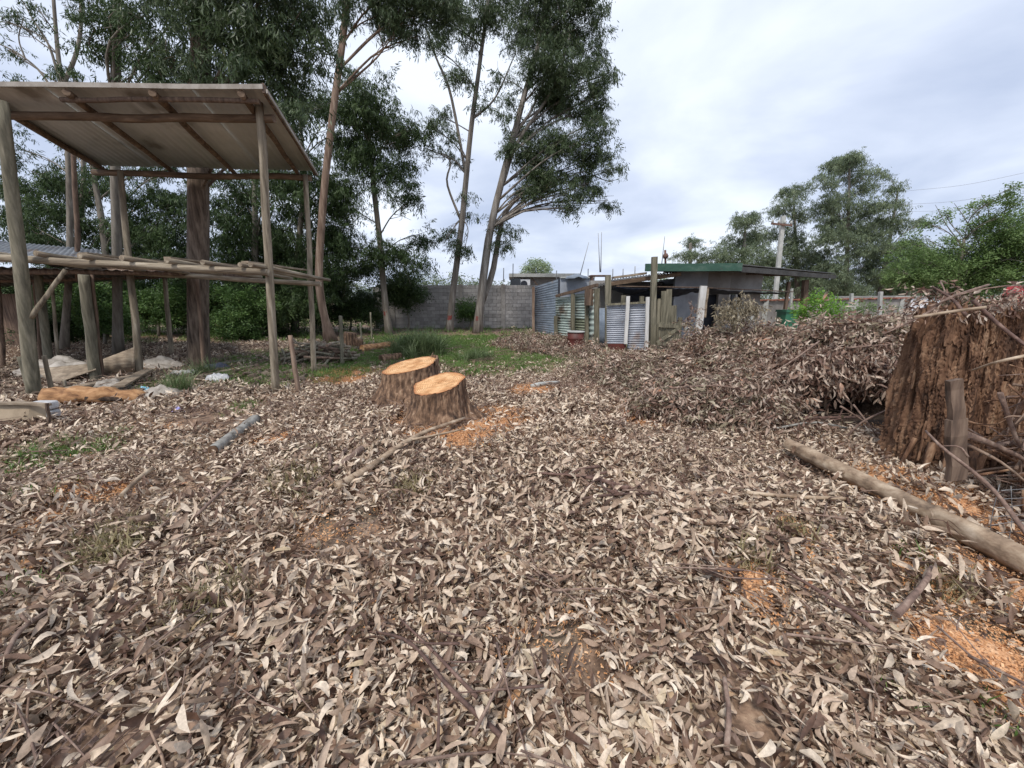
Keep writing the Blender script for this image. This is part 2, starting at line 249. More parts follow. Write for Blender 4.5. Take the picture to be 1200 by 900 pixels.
def smooth_path(P, n):
    P = np.asarray(P, float)
    if len(P) < 3: t = np.linspace(0, 1, n)[:, None]; return P[0] * (1 - t) + P[-1] * t
    Q = np.vstack([2 * P[0] - P[1], P, 2 * P[-1] - P[-2]]); o = []
    for t in np.linspace(0, len(P) - 1 - 1e-6, n):
        i = int(t); f = t - i; a, b, c, d = Q[i:i + 4]
        o.append(.5 * (2 * b + (c - a) * f + (2 * a - 5 * b + 4 * c - d) * f * f + (3 * b - a - 3 * c + d) * f ** 3))
    return np.array(o)
def thing(name, label, cat, loc, group=None):
    o = bpy.data.objects.new(name, None); COL.objects.link(o); o.location = tuple(float(v) for v in loc); o['label'] = label; o['category'] = cat
    o.empty_display_size = .1
    if group: o['group'] = group
    return o
def root_loc(o):
    while o.parent: o = o.parent
    return o.location
def part(name, mb, mt, parent, label=None, kind=None):
    me = mb.mesh(name, mt, root_loc(parent)); o = bpy.data.objects.new(name, me); COL.objects.link(o); o.parent = parent
    if label: o['label'] = label
    if kind: o['kind'] = kind
    return o
def single(name, mb, mt, label, cat, loc, group=None):
    me = mb.mesh(name, mt, loc); o = bpy.data.objects.new(name, me); COL.objects.link(o); o.location = tuple(float(v) for v in loc); o['label'] = label; o['category'] = cat
    if group: o['group'] = group
    return o
def tagk(name, mb, mt, kind, loc=(0, 0, 0), label=None):
    me = mb.mesh(name, mt, loc); o = bpy.data.objects.new(name, me); COL.objects.link(o); o.location = loc; o['kind'] = kind
    if label: o['label'] = label
    return o
def solid(o, t):
    m = o.modifiers.new('thickness', 'SOLIDIFY'); m.thickness = t; return o

# ------------------------------------------------------------ leaves and sprays
def leaf(mb, org, yaw, pitch, roll, L, w, curl=0.5, sick=.1, n=4, fold=.25, shade=.5, cols=3):
    t = np.linspace(0, 1, n + 1); a = curl * (t - .3); x = np.cumsum(np.r_[0, np.cos((a[1:] + a[:-1]) / 2)]) * L / n; z = np.cumsum(np.r_[0, np.sin((a[1:] + a[:-1]) / 2)]) * L / n
    y = sick * L * np.sin(math.pi * t); ww = w / 2 * np.sin(math.pi * np.clip(t, .02, .985) ** .75) ** .8
    V = np.zeros(((n + 1), 3, 3)); V[:, 0] = np.c_[x, y - ww, z + fold * ww]; V[:, 1] = np.c_[x, y, z]; V[:, 2] = np.c_[x, y + ww, z + fold * ww]
    tw = rng.normal(0, .35) * t; c, s_ = np.cos(tw), np.sin(tw)
    for k in (0, 2):
        dy = V[:, k, 1] - y; dz = V[:, k, 2] - z; V[:, k, 1] = y + dy * c - dz * s_; V[:, k, 2] = z + dy * s_ + dz * c
    m = np.array(Euler((roll, pitch, yaw)).to_matrix()); V = V.reshape(-1, 3) @ m.T + org
    F = []
    for i in range(n): F += [(i * 3, i * 3 + 3, i * 3 + 4, i * 3 + 1), (i * 3 + 1, i * 3 + 4, i * 3 + 5, i * 3 + 2)]
    mb.add(V, F, True, shade)
PROTO = {}
def proto(key, builder, n):
    L = []
    for i in range(n):
        mb = MB(); builder(mb, i); me = mb.mesh(key, M['litter']); L.append(bpy.data.objects.new('source_' + key, me))
    PROTO[key] = L
U = lambda a, b: float(rng.uniform(a, b)); NR = lambda s: float(rng.normal(0, s))
def b_litter(mb, i):
    for k in range(22):
        r = .17 * math.sqrt(U(0, 1)); t = U(0, 6.28); big = U(0, 1)
        leaf(mb, (r * math.cos(t), r * math.sin(t), U(0, .07)), U(0, 6.28), -NR(.42), NR(.8), U(.05, .145) , U(.014, .037), NR(1.5), NR(.09), 5, U(-.2, .7), U(0, 1))
def b_litter_low(mb, i):
    for k in range(16):
        r = .24 * math.sqrt(U(0, 1)); t = U(0, 6.28)
        leaf(mb, (r * math.cos(t), r * math.sin(t), U(0, .06)), U(0, 6.28), -NR(.45), NR(.8), U(.07, .15), U(.022, .042), NR(1.3), NR(.08), 3, .3, U(0, 1))
def b_dry(mb, i):
    P = smooth_path([(0, 0, 0), (.14, NR(.03), NR(.05)), (.32, NR(.06), NR(.1) - .05)], 5); mb.tube(P, [.005, .004, .003, .002, .001], 4, shade=.15)
    for k in range(20):
        p = P[int(U(0, 4.99))] + rng.normal(0, .035, 3)
        leaf(mb, p, U(-1.6, 1.6), U(.0, 1.5), NR(.8), U(.07, .14), U(.018, .034), NR(1.3), NR(.1), 3, U(0, .5), U(0, 1))
def b_euc(mb, i):
    P = smooth_path([(0, 0, 0), (.2, NR(.05), .04), (.45, NR(.1), -.1)], 6); mb.tube(P, [.006, .005, .004, .003, .002, .001], 3, shade=.1)
    for k in range(24):
        p = P[int(U(1, 5.99))] + rng.normal(0, .05, 3); sh = U(0, .95) if U(0, 1) > .02 else 1.0
        leaf(mb, p, U(-2.4, 2.4), U(.35, 1.5), NR(.7), U(.09, .16), U(.02, .033), NR(.4), NR(.08), 2, .2, sh)
def b_broad(mb, i):
    P = smooth_path([(0, 0, 0), (.15, NR(.04), .05), (.33, NR(.08), .03)], 5); mb.tube(P, [.005, .004, .003, .002, .001], 3, shade=.1)
    for k in range(30):
        p = P[int(U(0, 4.99))] + rng.normal(0, .06, 3)
        leaf(mb, p, U(-3, 3), U(-.6, .9), NR(.7), U(.05, .09), U(.025, .042), NR(.4), NR(.03), 2, .2, U(0, 1))
def b_grass(mb, i):
    for k in range(26):
        t = U(0, 6.28); r = .08 * math.sqrt(U(0, 1)); h = U(.04, .11)
        leaf(mb, (r * math.cos(t), r * math.sin(t), 0), U(0, 6.28), -U(.7, 1.5), 0, h, .006, -U(.2, 1.4), 0, 2, .1, U(0, 1))
def b_tuft(mb, i):
    for k in range(36):
        t = U(0, 6.28); r = .10 * math.sqrt(U(0, 1)); h = U(.3, .7)
        leaf(mb, (r * math.cos(t), r * math.sin(t), 0), t + NR(.6), -U(1.0, 1.5), 0, h, .012, -U(.6, 2.2), 0, 4, .1, U(0, 1))
def b_chips(mb, i):
    for k in range(60):
        r = .13 * math.sqrt(U(0, 1)); t = U(0, 6.28); s = U(.002, .008); a = Euler((NR(.5), NR(.5), U(0, 6))).to_matrix(); a = np.array(a)
        V = np.array([(-s, -s * .4, 0), (s, -s * .4, 0), (s * .8, s * .4, s * .3), (-s, s * .5, s * .2)]) @ a.T + (r * math.cos(t), r * math.sin(t), U(.002, .014))
        mb.add(V, [(0, 1, 2, 3)], False, U(0, 1))
def b_twigs(mb, i):
    for k in range(5):
        t = U(0, 6.28); L = U(.12, .5); c = np.array([NR(.12), NR(.12), U(.02, .07)]); d = np.array([math.cos(t), math.sin(t), NR(.12)])
        P = smooth_path([c - d * L / 2, c + rng.normal(0, .02, 3), c + d * L / 2], 5); mb.tube(P, np.linspace(U(.002, .006), .001, 5), 4, shade=U(0, .6))
def b_rubble(mb, i):
    for k in range(9):
        c = np.array([NR(.14), NR(.14), U(0, .05)]); s = U(.01, .05); a = np.array(Euler((NR(1), NR(1), NR(2))).to_matrix())
        v = np.array([(x, y, z) for x in (-1, 1) for y in (-1, 1) for z in (-1, 1)], float) * (s, s * U(.4, 1), s * U(.15, .5)) * rng.uniform(.7, 1.2, (8, 3))
        mb.add(v @ a.T + c, [(0, 1, 3, 2), (4, 6, 7, 5), (0, 4, 5, 1), (2, 3, 7, 6), (0, 2, 6, 4), (1, 5, 7, 3)], False, U(0, 1))
for k, b, n in (('litter', b_litter, 10), ('litter_low', b_litter_low, 6), ('dry', b_dry, 6), ('euc', b_euc, 6), ('broad', b_broad, 5), ('grass', b_grass, 5), ('tuft', b_tuft, 4), ('chips', b_chips, 4), ('twigs', b_twigs, 6), ('rubble', b_rubble, 5)):
    proto(k, b, n)
_gn = {}
def scatter_tree(key, mt):
    if (key, mt.name) in _gn: return _gn[(key, mt.name)]
    g = bpy.data.node_groups.new('scatter_' + key, 'GeometryNodeTree')
    g.interface.new_socket('Geometry', in_out='INPUT', socket_type='NodeSocketGeometry'); g.interface.new_socket('Geometry', in_out='OUTPUT', socket_type='NodeSocketGeometry')
    N = g.nodes.new; K = g.links.new; gi = N('NodeGroupInput'); go = N('NodeGroupOutput'); jn = N('GeometryNodeJoinGeometry')
    for o in PROTO[key]:
        oi = N('GeometryNodeObjectInfo'); oi.inputs['Object'].default_value = o; gt = N('GeometryNodeGeometryToInstance'); K(oi.outputs['Geometry'], gt.inputs[0]); K(gt.outputs[0], jn.inputs[0])
    ip = N('GeometryNodeInstanceOnPoints'); K(gi.outputs[0], ip.inputs['Points']); K(jn.outputs[0], ip.inputs['Instance']); ip.inputs['Pick Instance'].default_value = True
    def na(nm, ty):
        a = N('GeometryNodeInputNamedAttribute'); a.data_type = ty; a.inputs['Name'].default_value = nm; return next(x for x in a.outputs if x.enabled and x.name == 'Attribute')
    K(na('idx', 'INT'), ip.inputs['Instance Index']); er = N('FunctionNodeEulerToRotation'); K(na('rot', 'FLOAT_VECTOR'), er.inputs[0]); K(er.outputs[0], ip.inputs['Rotation'])
    K(na('scl', 'FLOAT_VECTOR'), ip.inputs['Scale'])
    sm = N('GeometryNodeSetMaterial'); sm.inputs['Material'].default_value = mt; K(ip.outputs[0], sm.inputs['Geometry']); K(sm.outputs[0], go.inputs[0])
    _gn[(key, mt.name)] = g; return g
def scatter(name, key, mt, pts, rot, scl, parent=None, label=None):
    pts = np.asarray(pts, float); n = len(pts)
    if n == 0: return None
    off = np.array(root_loc(parent)) if parent else np.zeros(3)
    me = bpy.data.meshes.new(name); me.vertices.add(n); me.vertices.foreach_set('co', (pts - off).astype(np.float32).ravel())
    a = me.attributes.new('rot', 'FLOAT_VECTOR', 'POINT'); a.data.foreach_set('vector', np.asarray(rot, np.float32).ravel())
    sc_ = np.asarray(scl, float); sc_ = np.repeat(sc_[:, None], 3, 1) if sc_.ndim == 1 else sc_
    a = me.attributes.new('scl', 'FLOAT_VECTOR', 'POINT'); a.data.foreach_set('vector', sc_.astype(np.float32).ravel())
    a = me.attributes.new('idx', 'INT', 'POINT'); a.data.foreach_set('value', rng.integers(0, len(PROTO[key]), n).astype(np.int32))
    me.materials.append(mt); o = bpy.data.objects.new(name, me); COL.objects.link(o); o['kind'] = 'stuff'
    if label: o['label'] = label
    if parent: o.parent = parent
    md = o.modifiers.new('scatter', 'NODES'); md.node_group = scatter_tree(key, mt); return o
def inside(x, y, ells):
    m = np.zeros(len(x))
    for cx, cy, rx, ry, th, st in ells:
        c, s = math.cos(th), math.sin(th); u = ((x - cx) * c + (y - cy) * s) / rx; v = (-(x - cx) * s + (y - cy) * c) / ry
        q = u * u + v * v + .35 * fbm(x, y, 4, 9)
        m = np.maximum(m, st * np.clip(2.1 - q, 0, 1))
    return m
def ell(px0, py0, px1, py1, th=0.0, st=1.0):
    a = G(px0, py1); b = G(px1, py1); c = G((px0 + px1) / 2, py0); d = G((px0 + px1) / 2, py1); m = G((px0 + px1) / 2, (py0 + py1) / 2)
    cy = (c[1] + d[1]) / 2; h = abs(XY(px1, cy) - XY(px0, cy)) / 2
    return (XY((px0 + px1) / 2, cy), cy, h, abs(c[1] - d[1]) / 2, th, st)

# ------------------------------------------------------------ the ground
def axis(lo, hi, d0, g, far):
    o = [lo]; 
    while o[-1] < hi: o.append(o[-1] + d0)
    d = d0
    while o[-1] < far: d *= g; o.append(o[-1] + d)
    return o
xp = axis(0, 9, .085, 1.16, 900); xs = np.array([-x for x in xp[:0:-1]] + xp); ys = np.array([-v for v in axis(0, .1, .5, 1.5, 60)[:0:-1]] + axis(0, 11, .085, 1.12, 1500))
XX, YY = np.meshgrid(xs, ys); ZZ = gh(XX, YY); nx, ny = len(xs), len(ys)
g = MB(); V = np.c_[XX.ravel(), YY.ravel(), ZZ.ravel()]
ii = (np.arange(ny - 1)[:, None] * nx + np.arange(nx - 1)[None]).ravel()
g.add(V, np.c_[ii, ii + 1, ii + nx + 1, ii + nx].tolist(), True)
tagk('ground', g, M['ground'], 'structure', label='brown earth yard under the leaf litter')

SAW = [ell(1065, 725, 1190, 800, -.1), ell(1080, 655, 1215, 740, 0, .72), ell(1000, 560, 1075, 590), ell(1080, 580, 1190, 650, .2), ell(475, 480, 615, 520), ell(545, 495, 600, 510),
       ell(70, 570, 140, 590), ell(40, 590, 72, 625), ell(890, 620, 930, 665), ell(845, 675, 900, 725), ell(385, 430, 440, 448), ell(735, 480, 780, 500), ell(20, 655, 52, 672), ell(640, 520, 700, 530, 0, .8),
       ell(600, 452, 640, 462), ell(310, 510, 345, 525), ell(1170, 800, 1240, 850)]
BARE = [ell(955, 462, 1055, 520, 0, 1), ell(355, 570, 450, 640, 0, .9), ell(370, 730, 470, 810, 0, .75), ell(620, 725, 720, 800, 0, .8), ell(560, 740, 620, 790, 0, .6), ell(420, 700, 500, 740, 0, .5), ell(1040, 560, 1200, 660, 0, .55), ell(0, 500, 190, 545, 0, .55), ell(300, 570, 370, 620, 0, .4), ell(980, 520, 1060, 560, 0, .5)]
GRASS = [ell(280, 408, 460, 446, 0, 1), ell(420, 396, 660, 430, 0, 1), ell(0, 515, 100, 575, 0, .8), ell(0, 570, 60, 615, 0, .6), ell(640, 392, 700, 418, 0, .7), ell(1090, 800, 1150, 850, 0, .6), ell(985, 770, 1050, 830, 0, .5), ell(0, 675, 40, 730, 0, .5), ell(200, 430, 300, 455, 0, .5),
         ell(350, 530, 368, 548, 0, .9), ell(268, 475, 290, 488, 0, .8), ell(1070, 650, 1110, 690, 0, .4), ell(500, 375, 800, 400, 0, .9)]
STRAW = [ell(220, 690, 260, 740, 0, .9), ell(120, 620, 170, 660, 0, .7), ell(330, 560, 370, 590, 0, .6), ell(470, 560, 500, 580, 0, .6), ell(900, 640, 930, 660, 0, .5), ell(850, 665, 880, 690, 0, .5), ell(1080, 690, 1150, 710, 0, .4)]
def field(n, y0, y1, k=1.42, xmin=-30, xmax=30):
    y = np.sqrt(rng.uniform(y0 ** 2, y1 ** 2, n)); x = rng.uniform(-1, 1, n) * (k * (y * CP + .34) + .3); s = (x > xmin) & (x < xmax); return x[s], y[s]
# leaf litter: dense near the camera, thinner over sawdust, bare earth and grass
def litter(name, key, n, y0, y1, sc0, sc1):
    x, y = field(n, y0, y1); d = 1 - np.maximum.reduce([.93 * inside(x, y, SAW), inside(x, y, BARE) * .97, inside(x, y, GRASS) * .93])
    lawn = np.clip((y - 9.5) / 5, 0, 1) * np.clip((-x + 1.5) / 5, 0, 1); yd = np.clip((-x - 1.4 * y * .72) / 1.5, 0, 1) * np.clip((y - 5.5) / 1.5, 0, 1)
    d = d * (1 - .75 * np.maximum(lawn, yd)) * np.clip(.72 + .95 * fbm(x, y, 2.6, 5), .12, 1)
    L0, L1 = G(921, 545), G(1240, 710); t = np.clip(((x - L0[0]) * (L1[0] - L0[0]) + (y - L0[1]) * (L1[1] - L0[1])) / ((L1[0] - L0[0]) ** 2 + (L1[1] - L0[1]) ** 2), 0, 1); dl = np.hypot(x - L0[0] - t * (L1[0] - L0[0]), y - L0[1] - t * (L1[1] - L0[1]))
    d = d * np.clip((dl - .10) / .15, 0, 1)
    s = rng.uniform(0, 1, len(x)) < d; x, y = x[s], y[s]; n = len(x); heap = np.clip(fbm(x, y, 1.7, 6), 0, 1) * .07
    z = gh(x, y) + rng.uniform(0, 1, n) * (.015 + heap)
    rot = np.c_[rng.normal(0, .16, n), rng.normal(0, .16, n), rng.uniform(0, 6.28, n)]
    sc = rng.uniform(sc0, sc1, n) * (.8 + .35 * np.clip(fbm(x, y, 1.1, 8) + .5, 0, 1)); return scatter(name, key, M['litter'], np.c_[x, y, z], rot, sc)
litter('leaf_litter', 'litter', 14500, .45, 4.6, .5, .98)['label'] = 'thick pale eucalyptus leaf litter close by'
litter('leaf_litter', 'litter_low', 42000, 4.4, 15.5, .5, .95)['label'] = 'leaf litter spread over the middle of the yard'
# sawdust heaps: low mounds that break up at the rim, with loose chips
for i, (cx, cy, rx, ry, th, st) in enumerate(SAW):
    mb = MB(); nr, na_ = 14, 40; V = []; F = []
    ph = rng.uniform(0, 6.28, 4)
    for a in range(nr + 1):
        for b in range(na_):
            t = b / na_ * 2 * math.pi; q = a / nr; rr = q * (1 + .22 * math.sin(2 * t + ph[0]) + .16 * math.sin(3 * t + ph[1]) + .10 * math.sin(7 * t + ph[2]))
            u, v = rr * rx * math.cos(t), rr * ry * math.sin(t); x, y = cx + u * math.cos(th) - v * math.sin(th), cy + u * math.sin(th) + v * math.cos(th)
            V.append((x, y, float(gh(x, y)) + .022 * (1 - q ** 2) - (.03 if a == nr else 0) + .006 * float(fbm(np.array(x), np.array(y), 14, 3)) * (1 - q) + .004))
    for a in range(nr):
        for b in range(na_): F.append((a * na_ + b, (a + 1) * na_ + b, (a + 1) * na_ + (b + 1) % na_, a * na_ + (b + 1) % na_))
    mb.add(V, F, True); tagk('sawdust', mb, M['sawdust'], 'stuff', label='orange sawdust spilt on the leaves')
x, y = field(40000, .5, 9); sel = rng.uniform(0, 1, len(x)) < np.maximum(inside(x, y, SAW), .25 * inside(x, y, BARE)); x, y = x[sel], y[sel]; n = len(x)
scatter('wood_chips', 'chips', M['chips'], np.c_[x, y, gh(x, y) + .018], np.c_[np.zeros(n), np.zeros(n), rng.uniform(0, 6, n)], rng.uniform(.7, 1.4, n))
def grassfield(name, key, mt, ells, n, y0, y1, s0, s1):
    x, y = field(n, y0, y1); s = rng.uniform(0, 1, len(x)) < inside(x, y, ells); x, y = x[s], y[s]; n = len(x)
    o = scatter(name, key, mt, np.c_[x, y, gh(x, y)], np.c_[rng.normal(0, .15, n), rng.normal(0, .15, n), rng.uniform(0, 6, n)], rng.uniform(s0, s1, n)); return o
grassfield('grass', 'grass', M['grass'], GRASS, 42000, 1.2, 17, .8, 1.5)['label'] = 'short green grass growing through the litter'
grassfield('dry_grass', 'grass', M['straw'], STRAW, 20000, 1.2, 5, .9, 1.8)['label'] = 'straw coloured grass wisps'
x, y = field(5200, 2.9, 13); s_ = rng.uniform(0, 1, len(x)) < np.clip(.35 + .9 * fbm(x, y, 1.4, 41), .03, 1) * np.where(x > -.15 * y - .5, 1, .18) * (1 - np.maximum(inside(x, y, GRASS), inside(x, y, SAW))).clip(0, 1); x, y = x[s_], y[s_]; n = len(x)
scatter('leafy_sprigs', 'dry', M['brush'], np.c_[x, y, gh(x, y) + .05], np.c_[rng.normal(0, .25, n), rng.normal(0, .2, n), rng.uniform(0, 6.28, n)], rng.uniform(.55, 1.0, n))['label'] = 'loose brown leafy sprigs lying on the litter'
x, y = field(420, .8, 3.2); n = len(x)
scatter('leafy_sprigs', 'dry', M['litter'], np.c_[x, y, gh(x, y) + .05], np.c_[rng.normal(0, .25, n), rng.normal(0, .2, n), rng.uniform(0, 6.28, n)], rng.uniform(.7, 1.2, n))['label'] = 'pale leafy sprigs lying close by'
x, y = field(9000, 14, 45); n = len(x); scatter('far_grass', 'grass', M['grass'], np.c_[x, y, gh(x, y)], np.c_[np.zeros(n), np.zeros(n), rng.uniform(0, 6, n)], rng.uniform(1.5, 3, n))
x, y = field(900, .7, 13); n = len(x); scatter('small_twigs', 'twigs', M['twig'], np.c_[x, y, gh(x, y) + .03], np.c_[rng.normal(0, .1, n), rng.normal(0, .1, n), rng.uniform(0, 6, n)], rng.uniform(.6, 1.5, n))
x, y = field(2600, .6, 8); n = len(x); scatter('bark_crumbs', 'rubble', M['twig'], np.c_[x, y, gh(x, y) + .02], np.c_[rng.normal(0, .4, n), rng.normal(0, .4, n), rng.uniform(0, 6, n)], rng.uniform(.12, .4, n))
x = rng.uniform(-13, -4.2, 1500); y = rng.uniform(6.2, 14, 1500); n = len(x); scatter('rubble', 'rubble', M['rubble'], np.c_[x, y, gh(x, y)], np.c_[np.zeros(n), np.zeros(n), rng.uniform(0, 6, n)], rng.uniform(.6, 1.5, n))

# ------------------------------------------------------------ trees
def tree(name, label, cat, base, path, r0, r1, blobs, key, lm, bark, dens=110, ssc=1.0, group=None, limbs=True, sides=12, flare=1.35, red=None, stems=()):
    base = np.asarray(base, float); root = thing(name, label, cat, base, group)
    P = smooth_path(path, 26); n = len(P); k = np.linspace(0, 1, n); rad = r0 * (1 - k) + r1 * k; rad[0] *= flare; rad[1] *= 1 + (flare - 1) * .35
    P[0][2] -= .1; mb = MB(); mb.tube(P, rad, sides, rough=.05)
    for st, a, b in stems:
        q = smooth_path(st, 14); mb.tube(q, np.linspace(a, b, 14), 8, rough=.05)
    pts = []; rots = []; 
    for (c, r) in blobs:
        c = np.asarray(c, float)
        if limbs:
            d = np.linalg.norm(P[:, :2] - c[:2], axis=1); tz = c[2] - .55 * d - .2; j = int(np.argmin(np.abs(P[:, 2] - np.clip(tz, P[0][2] + .35 * (P[-1][2] - P[0][2]), P[-1][2])))); a = P[j]
            mid = a + (c - a) * .5 + np.array([NR(.15), NR(.15), .08 * np.linalg.norm(c - a)]); q = smooth_path([a, mid, c], 8); rl = min(rad[j] * .36, .012 + .011 * np.linalg.norm(c - a))
            mb.tube(q, np.linspace(rl, .012, 8), 6, rough=.05)
            for s_ in range(4):
                a2 = q[3 + s_]; e_ = c + rng.normal(0, .5, 3) * r; mb.tube(smooth_path([a2, (a2 + e_) / 2 + rng.normal(0, .08, 3), e_], 5), np.linspace(rl * .4, .006, 5), 4)
        ns = max(4, int(7 * r ** 1.3)); m = max(3, int(dens * r * r / ns))
        for s_ in range(ns):
            v = rng.normal(0, 1, 3); v /= np.linalg.norm(v); cc = c + v * r * U(.35, 1.0) * (1, 1, .85); sr = U(.16, .34) * r
            q = cc + rng.normal(0, 1, (m, 3)) * sr * (1, 1, .75); pts.append(q)
    pts = np.vstack(pts) if pts else np.zeros((0, 3)); n = len(pts)
    part('trunk', mb, bark, root)
    if red is not None:
        m2 = MB(); i0 = red; a = P[0] + (P[1] - P[0]) * 0; z0, z1 = base[2] + red[0], base[2] + red[1]
        q = np.array([[np.interp(z, P[:, 2], P[:, 0]), np.interp(z, P[:, 2], P[:, 1]), z] for z in np.linspace(z0, z1, 4)]); rr = np.interp(q[:, 2], P[:, 2], rad) * 1.03
        V = [q[i] + rr[i] * np.array([math.sin(t), -math.cos(t), 0]) + [0, 0, NR(.02)] for i in range(4) for t in np.linspace(-.75, .55, 8)]; m2.add(V, [(i * 8 + j, i * 8 + j + 1, i * 8 + 8 + j + 1, i * 8 + 8 + j) for i in range(3) for j in range(7)], True); part('paint_mark', m2, M['paintred'], root)
    if n: scatter('crown', key, lm, pts, np.c_[rng.normal(0, .35, n), rng.normal(.15, .4, n), rng.uniform(0, 6.28, n)], rng.uniform(.7, 1.25, n) * ssc, root)
    return root
def B(lst, Y, jit=.7):
    o = []
    for px, py, r in lst:
        y = Y + U(-jit, jit); c = W(px, py, y); o.append((c, r / FPX * (y * CP - (c[2] - EYE) * SP)))
    return o
def TP(lst, Y): return [W(px, py, Y) for px, py in lst]
# the big rough trunk behind the shelter
tree('big_tree', 'massive rough-barked tree whose trunk rises behind the tall roof shelter', 'tree', G(233, 430), TP([(234, 430), (233, 380), (233, 250), (234, 120), (238, 0), (240, -120), (242, -300)], 9.25), .225, .145,
     B([(285, 40, 45), (330, 50, 45), (300, 90, 38), (340, 95, 32), (338, 130, 26), (345, 10, 38), (270, 0, 40), (300, -40, 70), (200, -60, 70), (205, 70, 22), (315, 130, 30), (255, 90, 30), (270, 140, 22), (300, 60, 40), (355, 30, 34), (225, 20, 30), (180, 95, 16), (330, 150, 26)], 8.9, .6), 'euc', M['euc'], M['rough_bark'], 240, .9, sides=20, flare=1.25)
# leaning reddish trunk
tree('leaning_tree', 'leaning tree with a bare reddish trunk and swollen foot right of the shelter', 'tree', G(386, 398), TP([(388, 398), (378, 360), (374, 320), (378, 250), (383, 195), (392, 120), (404, 30), (412, -60), (415, -160)], 14.5), .14, .085,
     B([(450, 15, 26), (480, 15, 34), (475, -20, 40), (430, -10, 30), (400, 0, 20), (510, 5, 26), (462, 40, 13), (490, 42, 12)], 14, .6), 'euc', M['euc'], M['red_bark'], 260, .95, flare=1.9)
# mid dark tree with its crown right of the leaning trunk
tree('dark_tree', 'dark full-crowned tree with red paint on its trunk left of the block wall', 'tree', G(455, 391), TP([(456, 391), (450, 340), (446, 290), (438, 220), (433, 170), (428, 110)], 18), .16, .07,
     B([(438, 112, 28), (420, 135, 32), (455, 150, 34), (475, 165, 24), (490, 150, 14), (408, 180, 34), (440, 195, 34), (470, 200, 20), (405, 235, 30), (475, 240, 22), (485, 275, 16), (470, 300, 22), (430, 285, 24), (400, 290, 30), (485, 310, 18), (415, 100, 18), (400, 330, 28)], 18, 1), 'euc', M['euc_dark'], M['grey_bark'], 140, 1.2, red=(.85, 1.05))
# tall pale eucalypts in front of the block wall
tree('slender_eucalyptus', 'slender pale eucalyptus with sparse crown and red mark, left of the tall pair', 'tree', G(527, 388), TP([(526, 389), (531, 340), (540, 270), (546, 210), (552, 150), (560, 90), (568, 30), (577, -40)], 19.2), .17, .06,
     B([(505, 150, 14), (518, 138, 11), (500, 175, 9), (532, 160, 10), (525, 185, 8), (545, 90, 14), (535, 88, 12), (525, 30, 20), (550, 15, 22), (575, 10, 22), (510, 55, 10), (548, 52, 9), (520, 285, 12), (545, 290, 10), (530, 270, 8), (550, 232, 8), (548, 255, 7), (562, 125, 10), (590, -10, 30), (516, 8, 22), (540, 195, 8)], 19.2, .8), 'euc', M['euc'], M['euc_bark'], 165, 1.1, red=(.6, .8),
     stems=[(TP([(546, 205), (528, 110), (512, 70), (500, 35)], 19.2), .07, .03), (TP([(553, 140), (580, 115), (605, 60)], 19.2), .06, .02), (TP([(540, 258), (524, 215), (528, 190), (515, 180)], 19.2), .06, .02)])
tree('forked_eucalyptus', 'tall forked eucalyptus carrying the broadest crown against the sky', 'tree', G(561, 390), TP([(560, 390), (565, 340), (573, 280), (585, 225), (602, 160), (615, 110), (634, 40), (642, -30)], 18.6), .20, .07,
     B([(612, 25, 32), (650, 20, 34), (685, 30, 24), (625, 70, 26), (665, 75, 34), (700, 55, 14), (705, 95, 15), (650, 120, 32), (685, 130, 22), (715, 85, 8), (702, 140, 9), (625, 150, 20), (650, 175, 32), (680, 190, 26), (620, 195, 24), (598, 175, 14), (710, 185, 13), (718, 200, 9), (650, 215, 26), (690, 215, 14), (712, 235, 10), (612, 225, 12), (630, 215, 18), (596, 275, 10), (588, 290, 10), (583, 262, 8), (665, 240, 9), (672, 245, 6), (630, -20, 40), (680, -10, 26), (600, 120, 10), (587, 90, 10), (592, 140, 9), (692, 160, 20), (698, 112, 15), (672, 222, 16), (655, 60, 26), (640, 100, 22)], 18.6, 1.1), 'euc', M['euc'], M['euc_bark'], 205, 1.1, red=(.6, .8),
     stems=[(TP([(564, 355), (577, 320), (584, 280), (592, 250), (612, 228), (640, 212)], 18.9), .16, .05), (TP([(590, 212), (606, 168), (650, 100), (668, 40)], 18.6), .1, .03), (TP([(602, 160), (622, 130), (640, 90)], 18.6), .07, .03)])
